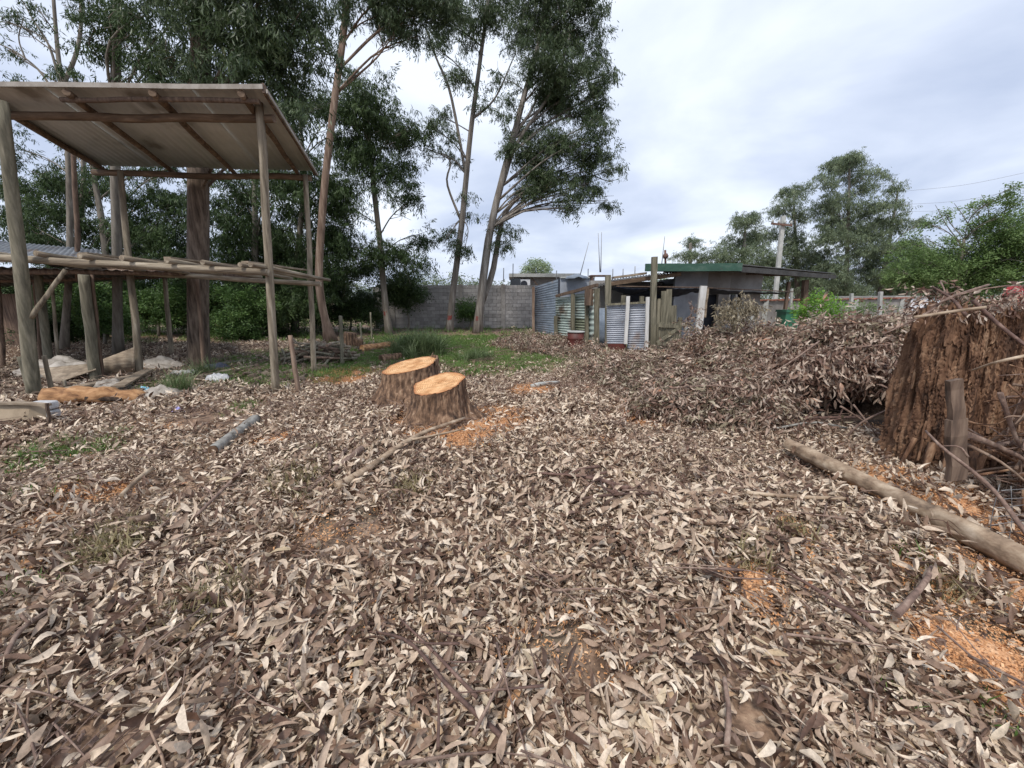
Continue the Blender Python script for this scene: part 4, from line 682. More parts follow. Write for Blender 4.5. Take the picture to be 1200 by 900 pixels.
def stick(pts, r0, r1, label, mt='twig', name='branch', forks=0, sides=7, group=None, leafy=0, n=14):
    pts = [np.asarray(p, float) + ([0, 0, .055] if p[2] < .3 else [0, 0, 0]) for p in pts]; r0 *= 1.35; r1 *= 1.35
    P = smooth_path(pts, n); mb = MB(); mb.tube(P, np.linspace(r0, r1, n), sides, rough=.05); a = thing(name, label, name.replace('_', ' '), P[0], group)
    for k in range(forks):
        i = int(n * (.3 + .6 * k / max(1, forks))); d = P[min(i + 2, n - 1)] - P[i]; L = np.linalg.norm(P[-1] - P[0]) * U(.15, .35); d = d / np.linalg.norm(d)
        e = P[i] + d * L + np.cross(d, (0, 0, 1)) * L * random.choice([-1, 1]) * U(.4, .9) + [0, 0, U(.0, .05)]; mb.tube(smooth_path([P[i], (P[i] + e) / 2 + rng.normal(0, .02, 3), e], 6), np.linspace(r0 * .45, r1 * .6, 6), 5)
    part('stem', mb, M[mt], a)
    if leafy:
        k = rng.integers(2, n, leafy); pp = P[k] + rng.normal(0, .03, (leafy, 3)); scatter('dry_leaves', 'dry', M['brush'], pp, np.c_[rng.normal(0, .5, leafy), rng.normal(.2, .5, leafy), rng.uniform(0, 6.28, leafy)], rng.uniform(.6, 1, leafy), a)
    return a
stick([W(1070, 372, 2.9), W(1110, 366, 2.85), W(1155, 360, 2.8)], .008, .008, 'straight pale stick laid across the rim of the broken stump', 'log', forks=0)
stick([W(1140, 352, 2.9), W(1170, 380, 2.8), W(1215, 415, 2.6)], .010, .007, 'dark curved branch hanging over the far side of the broken stump', 'redtwig')
stick([W(1035, 392, 3.2), W(1085, 368, 3.1), W(1110, 350, 3.1), W(1158, 334, 3.2)], .005, .008, 'bent grey branch arching above the broken stump', 'twig', forks=3)
stick([W(1092, 336, 3.2), W(1115, 350, 3.1), W(1132, 370, 3.0)], .006, .010, 'short brown stick poking up from the stump top', 'redtwig', forks=1)
stick([W(1140, 434, 2.6), W(1170, 424, 2.4), W(1215, 414, 2.3)], .006, .008, 'bare pale branch reaching across the stump side', 'log')
stick([W(1085, 505, 2.5), W(1105, 525, 2.3), W(1160, 570, 2.1), W(1205, 628, 1.9)], .005, .009, 'long bare stick slanting down beside the wire mesh', 'twig', forks=1)
n = 70; th = rng.uniform(0, 6.28, n); rr = rng.uniform(0, .55, n); scatter('dry_leaves', 'dry', M['brush'], np.c_[bx + rr * np.cos(th), by + rr * np.sin(th), 1.50 + rng.uniform(-.05, .14, n)], np.c_[rng.normal(0, .5, n), rng.normal(0, .5, n), rng.uniform(0, 6.28, n)], rng.uniform(.45, .8, n), big)
# wire mesh at the edge
wm = thing('wire_mesh', 'crumpled wire mesh in the shade below the broken stump', 'wire mesh', W(1185, 540, 2.2))
mb = MB(); w0 = np.array([XY(1158, 2.25), 2.25, 0.02])
for i in range(9):
    a = w0 + [i * .09, -.02 * i, 0]; mb.tube(smooth_path([a, a + [.02 * math.sin(i), .03, .2], a + [.03 * math.cos(i * 2), .06, .42]], 6), .0025, 4)
for j in range(7):
    mb.tube(smooth_path([w0 + [-.03, 0, .05 + .06 * j], w0 + [.35, .02, .06 + .06 * j + NR(.01)], w0 + [.8, -.12, .05 + .06 * j]], 8), .0025, 4)
part('mesh_wires', mb, M['wire'], wm)

# ------------------------------------------------------------ logs and fallen branches
def logthing(name, label, a, b, r0, r1, mt, cutm='cut', sides=20, knots=3, rough=.04, bend=.03, group=None):
    a = np.asarray(a, float); b = np.asarray(b, float); n = 26; root = thing(name, label, 'log', a, group); mid = (a + b) / 2 + [0, bend, .0]; P = smooth_path([a, mid, b], n); rad = np.linspace(r0, r1, n) * (1 + .04 * np.sin(np.linspace(0, 9, n)))
    mb = MB(); mb.tube(P, rad, sides, rough=rough, caps=False); part('trunk', mb, M[mt], root)
    for e_, r_, s in ((P[0], rad[0], -1), (P[-1], rad[-1], 1)):
        m2 = MB(); d = P[1] - P[0] if s < 0 else P[-1] - P[-2]; d /= np.linalg.norm(d); m2.tube([e_ - d * .01, e_ + d * .004], [r_ * .96, r_ * .93], sides); part('cut_end', m2, M[cutm], root)
    for k in range(knots):
        i = int(U(3, n - 3)); t = U(.3, 2.6); u = np.cross(P[i + 1] - P[i], (0, 0, 1)); u /= np.linalg.norm(u); o = u * math.cos(t) + np.array([0, 0, 1]) * math.sin(t)
        m2 = MB(); m2.tube([P[i] + o * rad[i] * .8, P[i] + o * rad[i] * 1.18], [rad[i] * .35, rad[i] * .2], 8); part('knot', m2, M[mt], root)
    return root
la = G(921, 540) + [0, 0, .15]; lb = G(1240, 700) + [0, 0, .10]
logthing('log', 'long pale fallen log lying diagonally below the broken stump', la, lb, .06, .076, 'log', 'log', knots=4, bend=.05)
logthing('log', 'short grey log lying alone in the litter left of the cut stumps', G(251, 535) + [0, 0, .07], G(300, 496) + [0, 0, .07], .05, .062, 'greylog', 'stump_bark', knots=1, bend=0)
stick([G(395, 580) + [0, 0, .03], G(430, 563) + [0, 0, .05], G(490, 528) + [0, 0, .06], G(545, 500) + [0, 0, .07]], .028, .014, 'long pale fallen branch pointing at the nearer cut stump', 'log', forks=2)
stick([G(360, 585) + [0, 0, .02], G(400, 560) + [0, 0, .05], G(425, 540) + [0, 0, .05]], .012, .026, 'crooked grey branch beside the bare earth patch', 'twig', forks=2)
stick([G(620, 570) + [0, 0, .05], G(690, 582) + [0, 0, .07], G(735, 606) + [0, 0, .05]], .006, .018, 'reddish twiggy branch in the middle of the litter', 'redtwig', forks=4)
stick([G(625, 616) + [0, 0, .04], G(700, 612) + [0, 0, .06], G(760, 615) + [0, 0, .04]], .005, .009, 'thin red twig lying level across the litter', 'redtwig', forks=2)
stick([G(425, 760) + [0, 0, .03], G(480, 785) + [0, 0, .05], G(530, 845) + [0, 0, .06], G(590, 893) + [0, 0, .04]], .004, .008, 'forked purple-brown twig on the orange dust close to the camera', 'redtwig', forks=3)
stick([G(470, 750) + [0, 0, .03], G(510, 800) + [0, 0, .06], G(560, 850) + [0, 0, .05]], .003, .006, 'thin dark twig crossing the forked purple-brown one', 'redtwig', forks=2)
stick([G(845, 820) + [0, 0, .05], G(850, 860) + [0, 0, .06], G(848, 900) + [0, 0, .04]], .006, .008, 'grey stick standing out of the near leaves', 'twig')
stick([G(905, 698) + [0, 0, .04], G(960, 730) + [0, 0, .06], G(1020, 770) + [0, 0, .05]], .005, .009, 'brown forked twig lying beside the sawdust', 'redtwig', forks=3)
stick([G(1045, 745) + [0, 0, .04], G(1075, 715) + [0, 0, .1], G(1085, 690) + [0, 0, .08]], .012, .008, 'short curved grey stick at the rim of the sawdust', 'twig')
stick([G(0, 815) + [0, 0, .03], G(30, 770) + [0, 0, .06], G(65, 735) + [0, 0, .04]], .006, .01, 'thin stick in the leaves at the near edge', 'twig', forks=2)
stick([G(232, 620) + [0, 0, .03], G(262, 590) + [0, 0, .05], G(285, 568) + [0, 0, .04]], .008, .012, 'grey stick among leaves left of the bare patch', 'twig', forks=1)
stick([G(145, 592) + [0, 0, .03], G(165, 575) + [0, 0, .05], G(180, 562) + [0, 0, .04]], .012, .014, 'pinkish stick next to the orange sawdust streak', 'log', forks=0)
stick([G(150, 624) + [0, 0, .03], G(183, 622) + [0, 0, .05]], .02, .018, 'stubby dark stick lying level in the litter', 'post_dark', n=6)
stick([G(870, 606) + [0, 0, .04], G(920, 608) + [0, 0, .06], G(990, 606) + [0, 0, .03]], .012, .01, 'pink-brown stick lying level before the long log', 'log')
stick([G(890, 500) + [0, 0, .05], G(950, 505) + [0, 0, .1], G(1010, 502) + [0, 0, .06]], .01, .012, 'reddish branch at the foot of the brush pile', 'redtwig', forks=3)
stick([G(905, 515) + [0, 0, .06], G(950, 512) + [0, 0, .09], G(990, 515) + [0, 0, .06]], .01, .01, 'grey stick just behind the end of the long log', 'greylog')
mb = MB(); mb.tube(smooth_path([G(622, 456) + [0, 0, .05], G(637, 455) + [0, 0, .08], G(655, 452) + [0, 0, .06]], 7), [.04, .045, .045, .04, .035, .03, .025], 8); single('wood_chunk', mb, M['concrete'], 'pale split chunk of wood on the leaves beyond the cut stumps', 'wood chunk', G(622, 456))
mb = MB(); p = G(595, 860); mb.bar(p + [0, 0, .05], p + [.04, .09, .07], .028, .01); single('wood_splinter', mb, M['orange_wood'], 'orange flake of bark in the near leaves', 'bark flake', p)
mb = MB(); p = G(485, 792); mb.bar(p + [0, 0, .04], p + [.07, -.01, .05], .04, .012); single('wood_splinter', mb, M['chips'], 'small orange wood chip by the forked twig', 'wood chip', p)

# ------------------------------------------------------------ brush piles
PX = lambda px, Y, z=.5: XY(px, Y, z)
PH = [(PX(1000, 6.0), 6.0, 1.4, 1.3, .80), (PX(915, 6.8), 6.8, 1.5, 1.4, .72), (PX(866, 7.3), 7.3, 1.2, 1.2, .74), (PX(750, 7.9), 7.9, 1.5, 1.1, .15), (PX(800, 5.3), 5.3, .7, .5, .25), (PX(1075, 5.6), 5.6, 1.2, 1.0, .86), (PX(895, 5.1), 5.1, 1.1, .7, .36), (PX(1180, 5.8), 5.8, 1.6, 1.3, .85), (PX(790, 6.2), 6.2, .9, .8, .2)]
def pile(x, y, H=PH):
    x = np.asarray(x, float); y = np.asarray(y, float); h = np.zeros_like(x)
    for cx, cy, rx, ry, a in H: h = np.maximum(h, hump(x, y, cx, cy, rx, ry, a, 3.2)) + .12 * hump(x, y, cx, cy, rx, ry, a, 3.2)
    return h * (1.04 + .26 * fbm(x, y, 2.3, 21)) + .09 * fbm(x, y, 5.5, 22) * (h > .12)
def brush(name, label, H, box, n, low=.1, key='dry', m2='brush', cave=None, sc=(.9, 1.5)):
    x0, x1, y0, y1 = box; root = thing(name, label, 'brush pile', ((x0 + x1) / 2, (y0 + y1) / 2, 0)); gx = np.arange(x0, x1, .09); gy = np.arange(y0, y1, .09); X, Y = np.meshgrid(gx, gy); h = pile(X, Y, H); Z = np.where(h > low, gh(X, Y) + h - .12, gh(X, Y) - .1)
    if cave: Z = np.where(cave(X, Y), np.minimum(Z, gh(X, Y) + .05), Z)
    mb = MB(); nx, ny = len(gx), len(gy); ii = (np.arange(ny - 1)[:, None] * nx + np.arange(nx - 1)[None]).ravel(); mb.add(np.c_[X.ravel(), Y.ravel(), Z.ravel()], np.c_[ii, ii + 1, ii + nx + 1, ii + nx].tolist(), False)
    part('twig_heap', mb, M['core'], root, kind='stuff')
    x = rng.uniform(x0, x1, n); y = rng.uniform(y0, y1, n); h = pile(x, y, H); s = h > low * rng.uniform(.8, 1.6, n); x, y, h = x[s], y[s], h[s]
    if cave: s = ~cave(x, y); x, y, h = x[s], y[s], h[s]
    s = rng.uniform(0, 1, len(x)) < np.clip(.95 + 1.1 * fbm(x, y, 6.5, 23), .12, 1); x, y, h = x[s], y[s], h[s]
    n = len(x); z = gh(x, y) + h * 1.0 + rng.normal(0, .06, n) - .05
    rot = np.c_[rng.normal(0, .5, n), rng.normal(.15, .55, n), rng.uniform(0, 6.28, n)]
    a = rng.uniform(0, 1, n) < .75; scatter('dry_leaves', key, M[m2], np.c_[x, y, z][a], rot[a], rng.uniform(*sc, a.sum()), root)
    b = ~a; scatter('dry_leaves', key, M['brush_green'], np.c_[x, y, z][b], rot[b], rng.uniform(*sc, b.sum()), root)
    return root
cave = lambda x, y: ((x - PX(1020, 4.5, .3)) / .9) ** 2 + ((y - 4.6) / .85) ** 2 < 1
bp = brush('brush_pile', 'huge waist-high pile of dead leafy branches between shed and broken stump', PH, (1.0, 9.5, 4.0, 10.2), 33000, cave=cave, sc=(.65, 1.15))
for i in range(170):
    cx = U(1.9, 6.4); cy = U(4.5, 8.3); h = float(pile(cx, cy))
    if h < .25 or cave(np.array(cx), np.array(cy)): continue
    t = U(-.6, .6) + (math.pi if U(0, 1) < .5 else 0); L = U(.5, 1.4); d = np.array([math.cos(t), math.sin(t) * .6, NR(.3)]); c = np.array([cx, cy, h + gh(cx, cy) + U(.02, .12)])
    a, b = c - d * L / 2, c + d * L / 2
    for q in (a, b): q[2] = max(q[2] - U(0, .08), float(pile(q[0], q[1])) + .02)
    mb = MB(); mb.tube(smooth_path([a, c + [0, 0, U(.0, .07)], b], 9), np.linspace(U(.007, .018), .004, 9), 6); part('branch', mb, M['twig'] if i % 3 else M['redtwig'], bp)
    if i % 2 == 0:
        k = 9; tt = rng.uniform(.2, 1, k)[:, None]; scatter('dry_leaves', 'dry', M['brush'], a * (1 - tt) + b * tt + rng.normal(0, .03, (k, 3)), np.c_[rng.normal(0, .5, k), rng.normal(.3, .5, k), rng.uniform(0, 6.28, k)], rng.uniform(.5, .9, k), bp)
for pts, r in (([W(985, 520, 4.2), W(1010, 495, 4.1), W(1045, 478, 4.0), W(1075, 462, 3.9)], .014), ([W(985, 476, 4.2), W(1010, 492, 4.15), W(1035, 508, 4.1)], .012), ([W(1000, 474, 4.3), W(1020, 500, 4.1), W(1030, 515, 4.1)], .01), ([W(890, 420, 5.2), W(905, 440, 5.0), W(935, 470, 4.8)], .01), ([W(960, 400, 5.2), W(925, 425, 5.0), W(888, 446, 4.9)], .012)):
    mb = MB(); mb.tube(smooth_path(pts, 10), np.linspace(r, r * .5, 10), 6); part('branch', mb, M['twig'], bp)
# leaves hanging over the dark hollow
n = 420; x = PX(1010, 4.9, .6) + rng.uniform(-.75, .8, n); y = 5.15 + rng.uniform(-.2, .35, n); z = rng.uniform(.66, .95, n) + .12 * (x - x.mean()); scatter('dry_leaves', 'dry', M['brush'], np.c_[x, y, z], np.c_[rng.normal(0, .4, n), rng.normal(.6, .4, n), rng.uniform(0, 6.28, n)], rng.uniform(.8, 1.3, n), bp)
# branch sticking up with a curled cluster of leaves
tw = stick([W(862, 398, 7.4), W(868, 380, 7.3), W(880, 362, 7.2), W(884, 350, 7.2)], .012, .006, 'upright dead spray of curled leaves standing out of the brush pile', 'twig', name='leafy_branch')
n = 60; c = W(874, 357, 7.2); scatter('dry_leaves', 'dry', M['brush_green'], c + rng.normal(0, 1, (n, 3)) * (.2, .12, .08) + np.array([[-.1, 0, -.03]]), np.c_[rng.normal(0, .3, n), rng.normal(.7, .4, n), rng.uniform(0, 6.28, n)], rng.uniform(.55, .9, n), tw)
H2 = [(XY(650, 12.0), 12.0, 1.5, 1.1, .2), (XY(690, 10.6), 10.6, 1.2, .9, .1), (XY(625, 13.5), 13.5, 1.4, 1.0, .25), (XY(735, 10.2), 10.2, 1.3, .8, .08)]
brush('brush_pile', 'lower flatter heap of dead foliage before the corrugated fence', H2, (-1.0, 5.2, 9, 15), 7000, low=.07, sc=(.6, 1.1))
H3 = [(XY(373, 9.6), 9.6, .75, .55, .38), (XY(400, 10.2), 10.2, .5, .5, .22)]
bw = thing('brushwood_heap', 'small heap of broken branches and bark under the leaning trunk', 'brushwood', G(375, 418))
for i in range(70):
    cx, cy = XY(373, 9.7) + NR(.42), 9.7 + NR(.3); h = float(pile(cx, cy, H3)); t = U(0, 3.14); L = U(.3, 1.1); d = np.array([math.cos(t), math.sin(t), NR(.25)]); c = np.array([cx, cy, .06 + h * U(.3, 1.05)]); mb = MB(); a, b = c - d * L / 2, c + d * L / 2; a[2] = max(a[2], .02); b[2] = max(b[2], .02)
    mb.tube(smooth_path([a, c, b], 5), U(.012, .04), 6); part('branch', mb, M[('post', 'post_dark', 'red_bark', 'post_grey')[i % 4]], bw)

# ------------------------------------------------------------ things lying about the yard
def standing(px0, py0, px1, py1, r, label, mt='post', name='stake', cat='stake', sides=8):
    a, b = up(px0, py0, px1, py1); mb = MB(); pole(mb, a, b, r, r * .85, n=5, wob=.006, sides=sides); return single(name, mb, M[mt], label, cat, a)
standing(350, 461, 340, 393, .042, 'short leaning stake between the two front shelter posts', 'red_bark')
standing(401, 429, 399, 370, .05, 'knee-high weathered stake between the brushwood and the paint-marked tree', 'post_grey')
standing(424, 402, 422, 378, .035, 'short thin stake behind the round wood blocks', 'post_grey'); standing(436, 398, 434, 366, .035, 'thin stake left of the paint-marked tree, farthest stake', 'post_grey')
standing(62, 463, 52, 417, .035, 'short grey stake leaning near the thick end post', 'post'); standing(35, 462, 22, 418, .03, 'grey stake half hidden behind the thick end post', 'post_grey'); standing(78, 459, 75, 445, .03, 'tiny pale peg near the sagging sheets', 'post')
for px, py, r, h, lab in ((411, 408, .22, .5, 'upright round wood block behind the brushwood heap'), (420, 408, .16, .3, 'shorter wood block beside the round one')):
    p = G(px, py); mb = MB(); mb.tube(smooth_path([p - [0, 0, .05], p + [0, 0, h / 2], p + [.03, 0, h]], 8), np.linspace(r * 1.1, r * .9, 8), 16, rough=.06); single('wood_block', mb, M['stump_bark'], lab, 'wood block', p)
p = G(448, 412); logthing('log', 'orange-barked cut log end lying in the grass before the block wall', G(425, 413) + [0, 0, .13], G(462, 408) + [0, 0, .13], .12, .11, 'orange_wood', 'cut', knots=0)
logthing('log', 'stubby brown log in the grass behind the farther cut stump', G(447, 425) + [0, 0, .09], G(470, 422) + [0, 0, .1], .11, .09, 'stump_bark', 'stump_bark', knots=1)
for px, py, w, h, lab in ((490, 418, .9, .7, 'big coarse grass tussock behind the cut stumps'), (558, 424, .55, .35, 'smaller dark grass tussock right of the big one'), (213, 462, .25, .4, 'weedy green plant before the white sheets'), (243, 440, .2, .35, 'little green weed at the foot of the dark post'), (72, 530, .25, .16, 'grass tuft by the maroon bars'), (800, 0, 0, 0, '')):
    if not w: continue
    p = G(px, py); t = thing('grass_tuft', lab, 'grass tuft', p); n = int(60 * w ** 1.3); q = np.c_[p[0] + rng.normal(0, w * .33, n), p[1] + rng.normal(0, w * .3, n), np.full(n, p[2])]
    scatter('blades', 'tuft', M['tuft'] if px != 72 else M['grass'], q, np.c_[rng.normal(0, .2, n), rng.normal(0, .2, n), rng.uniform(0, 6, n)], rng.uniform(.8, 1.3, n) * h / .6, t)
def plank(p0, p1, w, t, label, mt='plank', name='plank', z=.04, warp=.01):
    a = G(*p0) + [0, 0, z]; b = G(*p1) + [0, 0, z]; mb = MB(); mb.bar(a, b, w, t, warp=warp); return single(name, mb, M[mt], label, 'plank', a)
plank((180, 452), (300, 431), .16, .03, 'long flat board lying behind the crumpled white sack'); plank((60, 515), (138, 499), .10, .04, 'pale board lying in the leaves before the rotten log')
plank((-20, 505), (60, 497), .12, .05, 'board lying under the open cardboard box'); plank((80, 465), (170, 447), .2, .03, 'wide board sloping past the thick shed post', z=.12)
plank((140, 462), (175, 443), .18, .03, 'short broad board leaning beside the grey sheeting', z=.15); plank((200, 437), (310, 420), .3, .03, 'wide weathered board in front of the dark post', 'post_grey')
# rotten orange log
root = thing('rotten_log', 'split rotten orange log with dark hollow beside the cardboard box', 'log', G(120, 476)); a = W(60, 474, 5.9); b = W(172, 470, 6.1); a[2], b[2] = .12, .08
mb = MB(); P = smooth_path([a, (a + b) / 2 + [0, -.05, .06], b], 22); ang = np.linspace(-.5, 3.3, 14); V = []; F = []
for i, c in enumerate(P):
    r_ = .19 * (1 - .35 * i / 21) * (1 + .12 * math.sin(i * 1.1))
    for j, t in enumerate(ang): q = r_ * (1 + .08 * NR(1)); V.append(c + np.array([NR(.004), -q * math.cos(t), q * math.sin(t) * .9 - .05]))
for i in range(21):
    for j in range(13): F.append((i * 14 + j, (i + 1) * 14 + j, (i + 1) * 14 + j + 1, i * 14 + j + 1))
mb.add(V, F, True); solid(part('shell', mb, M['orange_wood'], root), .03)
mb = MB(); pole(mb, lerp(a, b, .5) + [0, -.17, .0], lerp(a, b, .85) + [0, -.15, -.02], .045, .03); part('hollow', mb, M['core'], root)  # solid dark pole stands in for the shade inside the split log
# sacks and sheets
def rag(name, label, cat, px, py, w, d, h, mt, seed, z=.0, slope=0.0):
    p = G(px, py); r = np.random.default_rng(seed); n = 26; u = np.linspace(-1, 1, n); X, Y = np.meshgrid(u, u); q = np.maximum(0, 1 - (X ** 2 + Y ** 2) ** 1.3); Z = h * (q ** .6) * (1 + .5 * fbm(X * 1.0, Y, 4.5, seed)) + .02 * fbm(X, Y, 12, seed + 1)
    ed = 1 + .12 * np.sin(5 * np.arctan2(Y, X) + seed); mb = MB(); ii = (np.arange(n - 1)[:, None] * n + np.arange(n - 1)[None]).ravel()
    rr = np.sqrt(X ** 2 + Y ** 2); k = np.where(rr > 1, 1 / rr, 1); X2, Y2 = X * k, Y * k
    mb.add(np.c_[(p[0] + X2 * w / 2 * ed).ravel(), (p[1] + Y2 * d / 2 * ed).ravel(), (p[2] + z + np.maximum(Z, 0) + slope * X2).ravel()], np.c_[ii, ii + 1, ii + n + 1, ii + n].tolist(), True)
    return solid(single(name, mb, M[mt], label, cat, p), .006)
rag('sack', 'crumpled off-white sack at the end of the rotten log', 'sack', 190, 466, .8, .5, .17, 'tarp', 3); rag('plastic_sheet', 'grey crumpled sheet lying over the boards by the thick shed post', 'plastic sheet', 130, 458, .6, .45, .16, 'tarp', 5)
rag('plastic_sheet', 'long dirty white sheet near the massive trunk', 'plastic sheet', 188, 432, 1.2, .6, .2, 'tarp', 7); rag('plastic_bag', 'small white plastic bag before the dark post', 'plastic bag', 257, 447, .45, .35, .13, 'plastic', 8)
rag('clothing', 'dark navy clothing heap at the foot of the dark post', 'clothing', 256, 433, .6, .4, .14, 'navy', 9); rag('plastic_sheet', 'pale blue plastic scrap behind the crumpled sack', 'plastic sheet', 171, 457, .25, .2, .06, 'blueplastic', 10)
rag('plastic_sheet', 'grey-green sheeting on rubble in front of the massive trunk', 'plastic sheet', 215, 440, .7, .4, .1, 'concrete', 12); rag('plastic_bag', 'tiny lilac plastic scrap on open leaves', 'plastic bag', 208, 484, .2, .08, .04, 'lilac', 13); rag('plastic_bag', 'tiny white paper scrap below the lilac one', 'paper scrap', 113, 515, .1, .08, .03, 'plastic', 14)
rag('tarpaulin', 'sagging grey tarpaulin draped behind the thick end post', 'tarpaulin', 70, 440, 1.6, .8, .32, 'tarp', 15)
q = quad(118, 7.9, 158, 8.1, .05, .1, .62, .38); sheet('board', q, 3, .012, M['plank'], thing('wall_panel', 'brown ribbed panel leaning between the shed posts', 'panel', q[0]), 'v', .01)
q = (W(62, 450, 7.2), W(112, 433, 7.4), W(116, 425, 7.9), W(40, 432, 7.8)); sheet('board', q, 2, .01, M['plank'], thing('wall_panel', 'flat weathered panel propped at a slope under the lean-to', 'panel', q[0]), 'h', .012)
# open cardboard box with white packs, maroon bars
cbx = thing('cardboard_box', 'torn brown box lying open beside the thick end post', 'box', G(20, 500)); p = G(0, 503)
for nm, pts in (('side', [p + [-.1, 0, 0], p + [.36, -.02, 0], p + [.33, .1, .31], p + [-.14, .12, .33]]), ('flap', [p + [.36, -.02, 0], p + [.46, .1, .02], p + [.42, .2, .3], p + [.33, .1, .31]])):
    mb = MB(); mb.add(pts, [(0, 1, 2, 3)]); solid(part(nm, mb, M['card'], cbx), .012)
mb = MB(); mb.bar(p + [-.2, .08, .345], p + [.62, .06, .31], .06, .03); part('rim', mb, M['plank'], cbx)
for k, z in enumerate((.05, .17)):
    q = G(50, 494); mb = MB(); mb.box(q + [-.13, 0, z], q + [.13, .14, z + .11]); o = single('package', mb, M['plastic'], ('white wrapped pack lying in the litter beside the box', 'white wrapped pack stacked upon the other beside the box')[k], 'package', q); bv = o.modifiers.new('soft', 'BEVEL'); bv.width = .03; bv.segments = 3
mb = MB(); q = G(60, 503); mb.bar(q, q + [.03, .0, .32], .03, .02); part('frame_post', mb, M['post_dark'], cbx)
for k in range(4):
    a = G(-15, 507 + k * 5) + [0, 0, .03]; b = G(62 - k * 6, 509 + k * 3) + [0, 0, .04]; mb = MB(); mb.bar(a, b, .02, .02); single('metal_bar', mb, M['maroon'], ('topmost maroon bar right under the box board', 'second maroon bar of the bundle below the box', 'third maroon bar of the bundle, near its lower rim', 'lowest and shortest maroon bar of the bundle')[k], 'metal bar', a, 'bundle of maroon bars')

# ------------------------------------------------------------ block wall
bwl = thing('block_wall', 'long grey concrete block wall behind the pale eucalypts', 'wall', (XY(540, 21.5), 21.5, 0)); YW = 21.5
xL, xR = XY(440, YW), XY(655, YW); topz = lambda x: 2.36 - .012 * (x - xL); mb = MB(); mb.box((xL, YW + .03, -.2), (xR, YW + .15, 2.2)); part('mortar', mb, M['mortar'], bwl)
bl, bh = .44, .19; mbk = MB(); mbk.box((-bl / 2 + .007, -.015, 0), (bl / 2 - .007, .03, bh - .012)); ub = mbk.mesh('block', M['block']); nb = 0
for r_ in range(12):
    x = xL + (0 if r_ % 2 else -bl / 2)
    while x < xR - bl and nb < 300:
        x += bl; o = bpy.data.objects.new('block', ub); COL.objects.link(o); o.parent = bwl; o.location = Vector((x, YW + U(-.006, .006), .02 + r_ * bh)) - bwl.location; nb += 1
for px in (462, 541, 590, 650):
    mb = MB(); x = XY(px, YW); mb.box((x - .11, YW - .07, 0), (x + .11, YW + .05, 2.33)); part('pilaster', mb, M['render'], bwl)
# house roof corner behind the wall
hs = thing('house', 'grey flat-roofed house corner behind the block wall', 'house', (XY(625, 27), 27, 0)); x0, x1 = XY(600, 27), XY(645, 27)
mb = MB(); mb.box((x0, 27, 0), (x1 + 1.5, 31, zz(325, 27))); part('wall', mb, M['render'], hs); mb = MB(); mb.box((x0 - .2, 26.5, zz(325, 27)), (x1 + 1.8, 31.2, zz(321, 27))); part('roof', mb, M['concrete'], hs)
q = W(614, 333, 26.9); ac = thing('air_conditioner', 'white air conditioner unit on the house behind the block wall', 'air conditioner', q); mb = MB(); mb.box(q + [-.4, -.3, -.3], q + [.4, .05, .3]); part('casing', mb, M['white'], ac)
mb = MB(); mb.tube([q + [0, -.34, 0], q + [0, -.3, 0]], [.22, .22], 16); part('fan_grille', mb, M['dark'], ac)
for dx in (-1.2, .1): mb = MB(); mb.bar(W(622 + dx * 9, 325, 26.7), W(634 + dx * 9, 341, 26.7), .07, .07); part('brace', mb, M['post_dark'], hs)
mb = MB(); q = W(607, 331, 26.6); mb.box(q + [-.5, -.1, -.35], q + [.15, .1, .25]); part('window', mb, M['glass'], hs)

# ------------------------------------------------------------ corrugated fence and gate
cf = thing('corrugated_fence', 'patchwork fence of weathered corrugated sheets in grey, mint and rust', 'fence', (XY(690, 14), 14, 0))
Z = zz
sheet('sheet', quad(626, 18.8, 655, 16.3, .05, .05, Z(327, 16.3), Z(336, 18.8)), 22, .008, M['tin_blue'], cf, label='blue-grey corrugated sheet at the far end')
rows = [(651, 15.6, 672, 14.5, (349, 371, 392, 410), ('tin_mint', 'tin_mint', 'tin_red')), (672, 14.5, 696, 13.4, (345, 372, 392, 414), ('tin_mint', 'tin_olive', 'tin_olive'))]
for pa, Ya, pb, Yb, ys_, ms_ in rows:
    for k in range(3):
        zt, zb = Z(ys_[k], (Ya + Yb) / 2), Z(ys_[k + 1], (Ya + Yb) / 2) - .05; zb = max(zb, -.02); off = .015 * (2 - k)
        sheet('sheet', quad(pa, Ya - off, pb, Yb - off, zb, zb, zt + .05, zt), max(3, int((zt - zb) / .085)), .018, M[ms_[k]], cf)
sheet('sheet', quad(690, 13.45, 699, 13.0, 0, 0, Z(341, 13), Z(341, 13.4)), 10, .015, M['tin_mint'], cf)
mb = MB(); q = W(691, 347, 13.2); mb.box(q + [-.16, -.03, -.3], q + [.13, .04, .24]); part('window_opening_shade', mb, M['post_dark'], cf)  # solid dark box, painted as the shade within the window gap
sheet('blue_door', quad(698, 12.8, 711, 12.5, -.02, -.02, Z(361, 12.5), Z(361, 12.8)), 2, .004, M['tin_blue'], cf, 'v', label='smooth blue-grey metal door')
for px, pt, Y, w, mt_ in ((625, 336, 18.7, .12, 'red_bark'), (655, 326, 16.0, .07, 'dark'), (651, 370, 15.4, .13, 'picket'), (671, 344, 14.3, .14, 'picket'), (687, 340, 13.5, .12, 'picket'), (699, 338, 12.8, .16, 'picket'), (712, 323, 12.3, .17, 'post_grey'), (717, 366, 12.3, .06, 'picket')):
    mb = MB(); x = XY(px, Y); mb.bar((x, Y - .06, -.1), (XY(px, Y, Z(pt, Y)) , Y - .06, Z(pt, Y)), w, .09, up=(0, -1, 0)); part('post', mb, M[mt_], cf)
mb = MB(); mb.bar(W(652, 347, 15.3), W(700, 334, 13), .08, .1); part('top_rail', mb, M['post_dark'], cf)
mb = MB(); q0, q1 = W(711, 357, 12), W(759, 354, 11.9); 
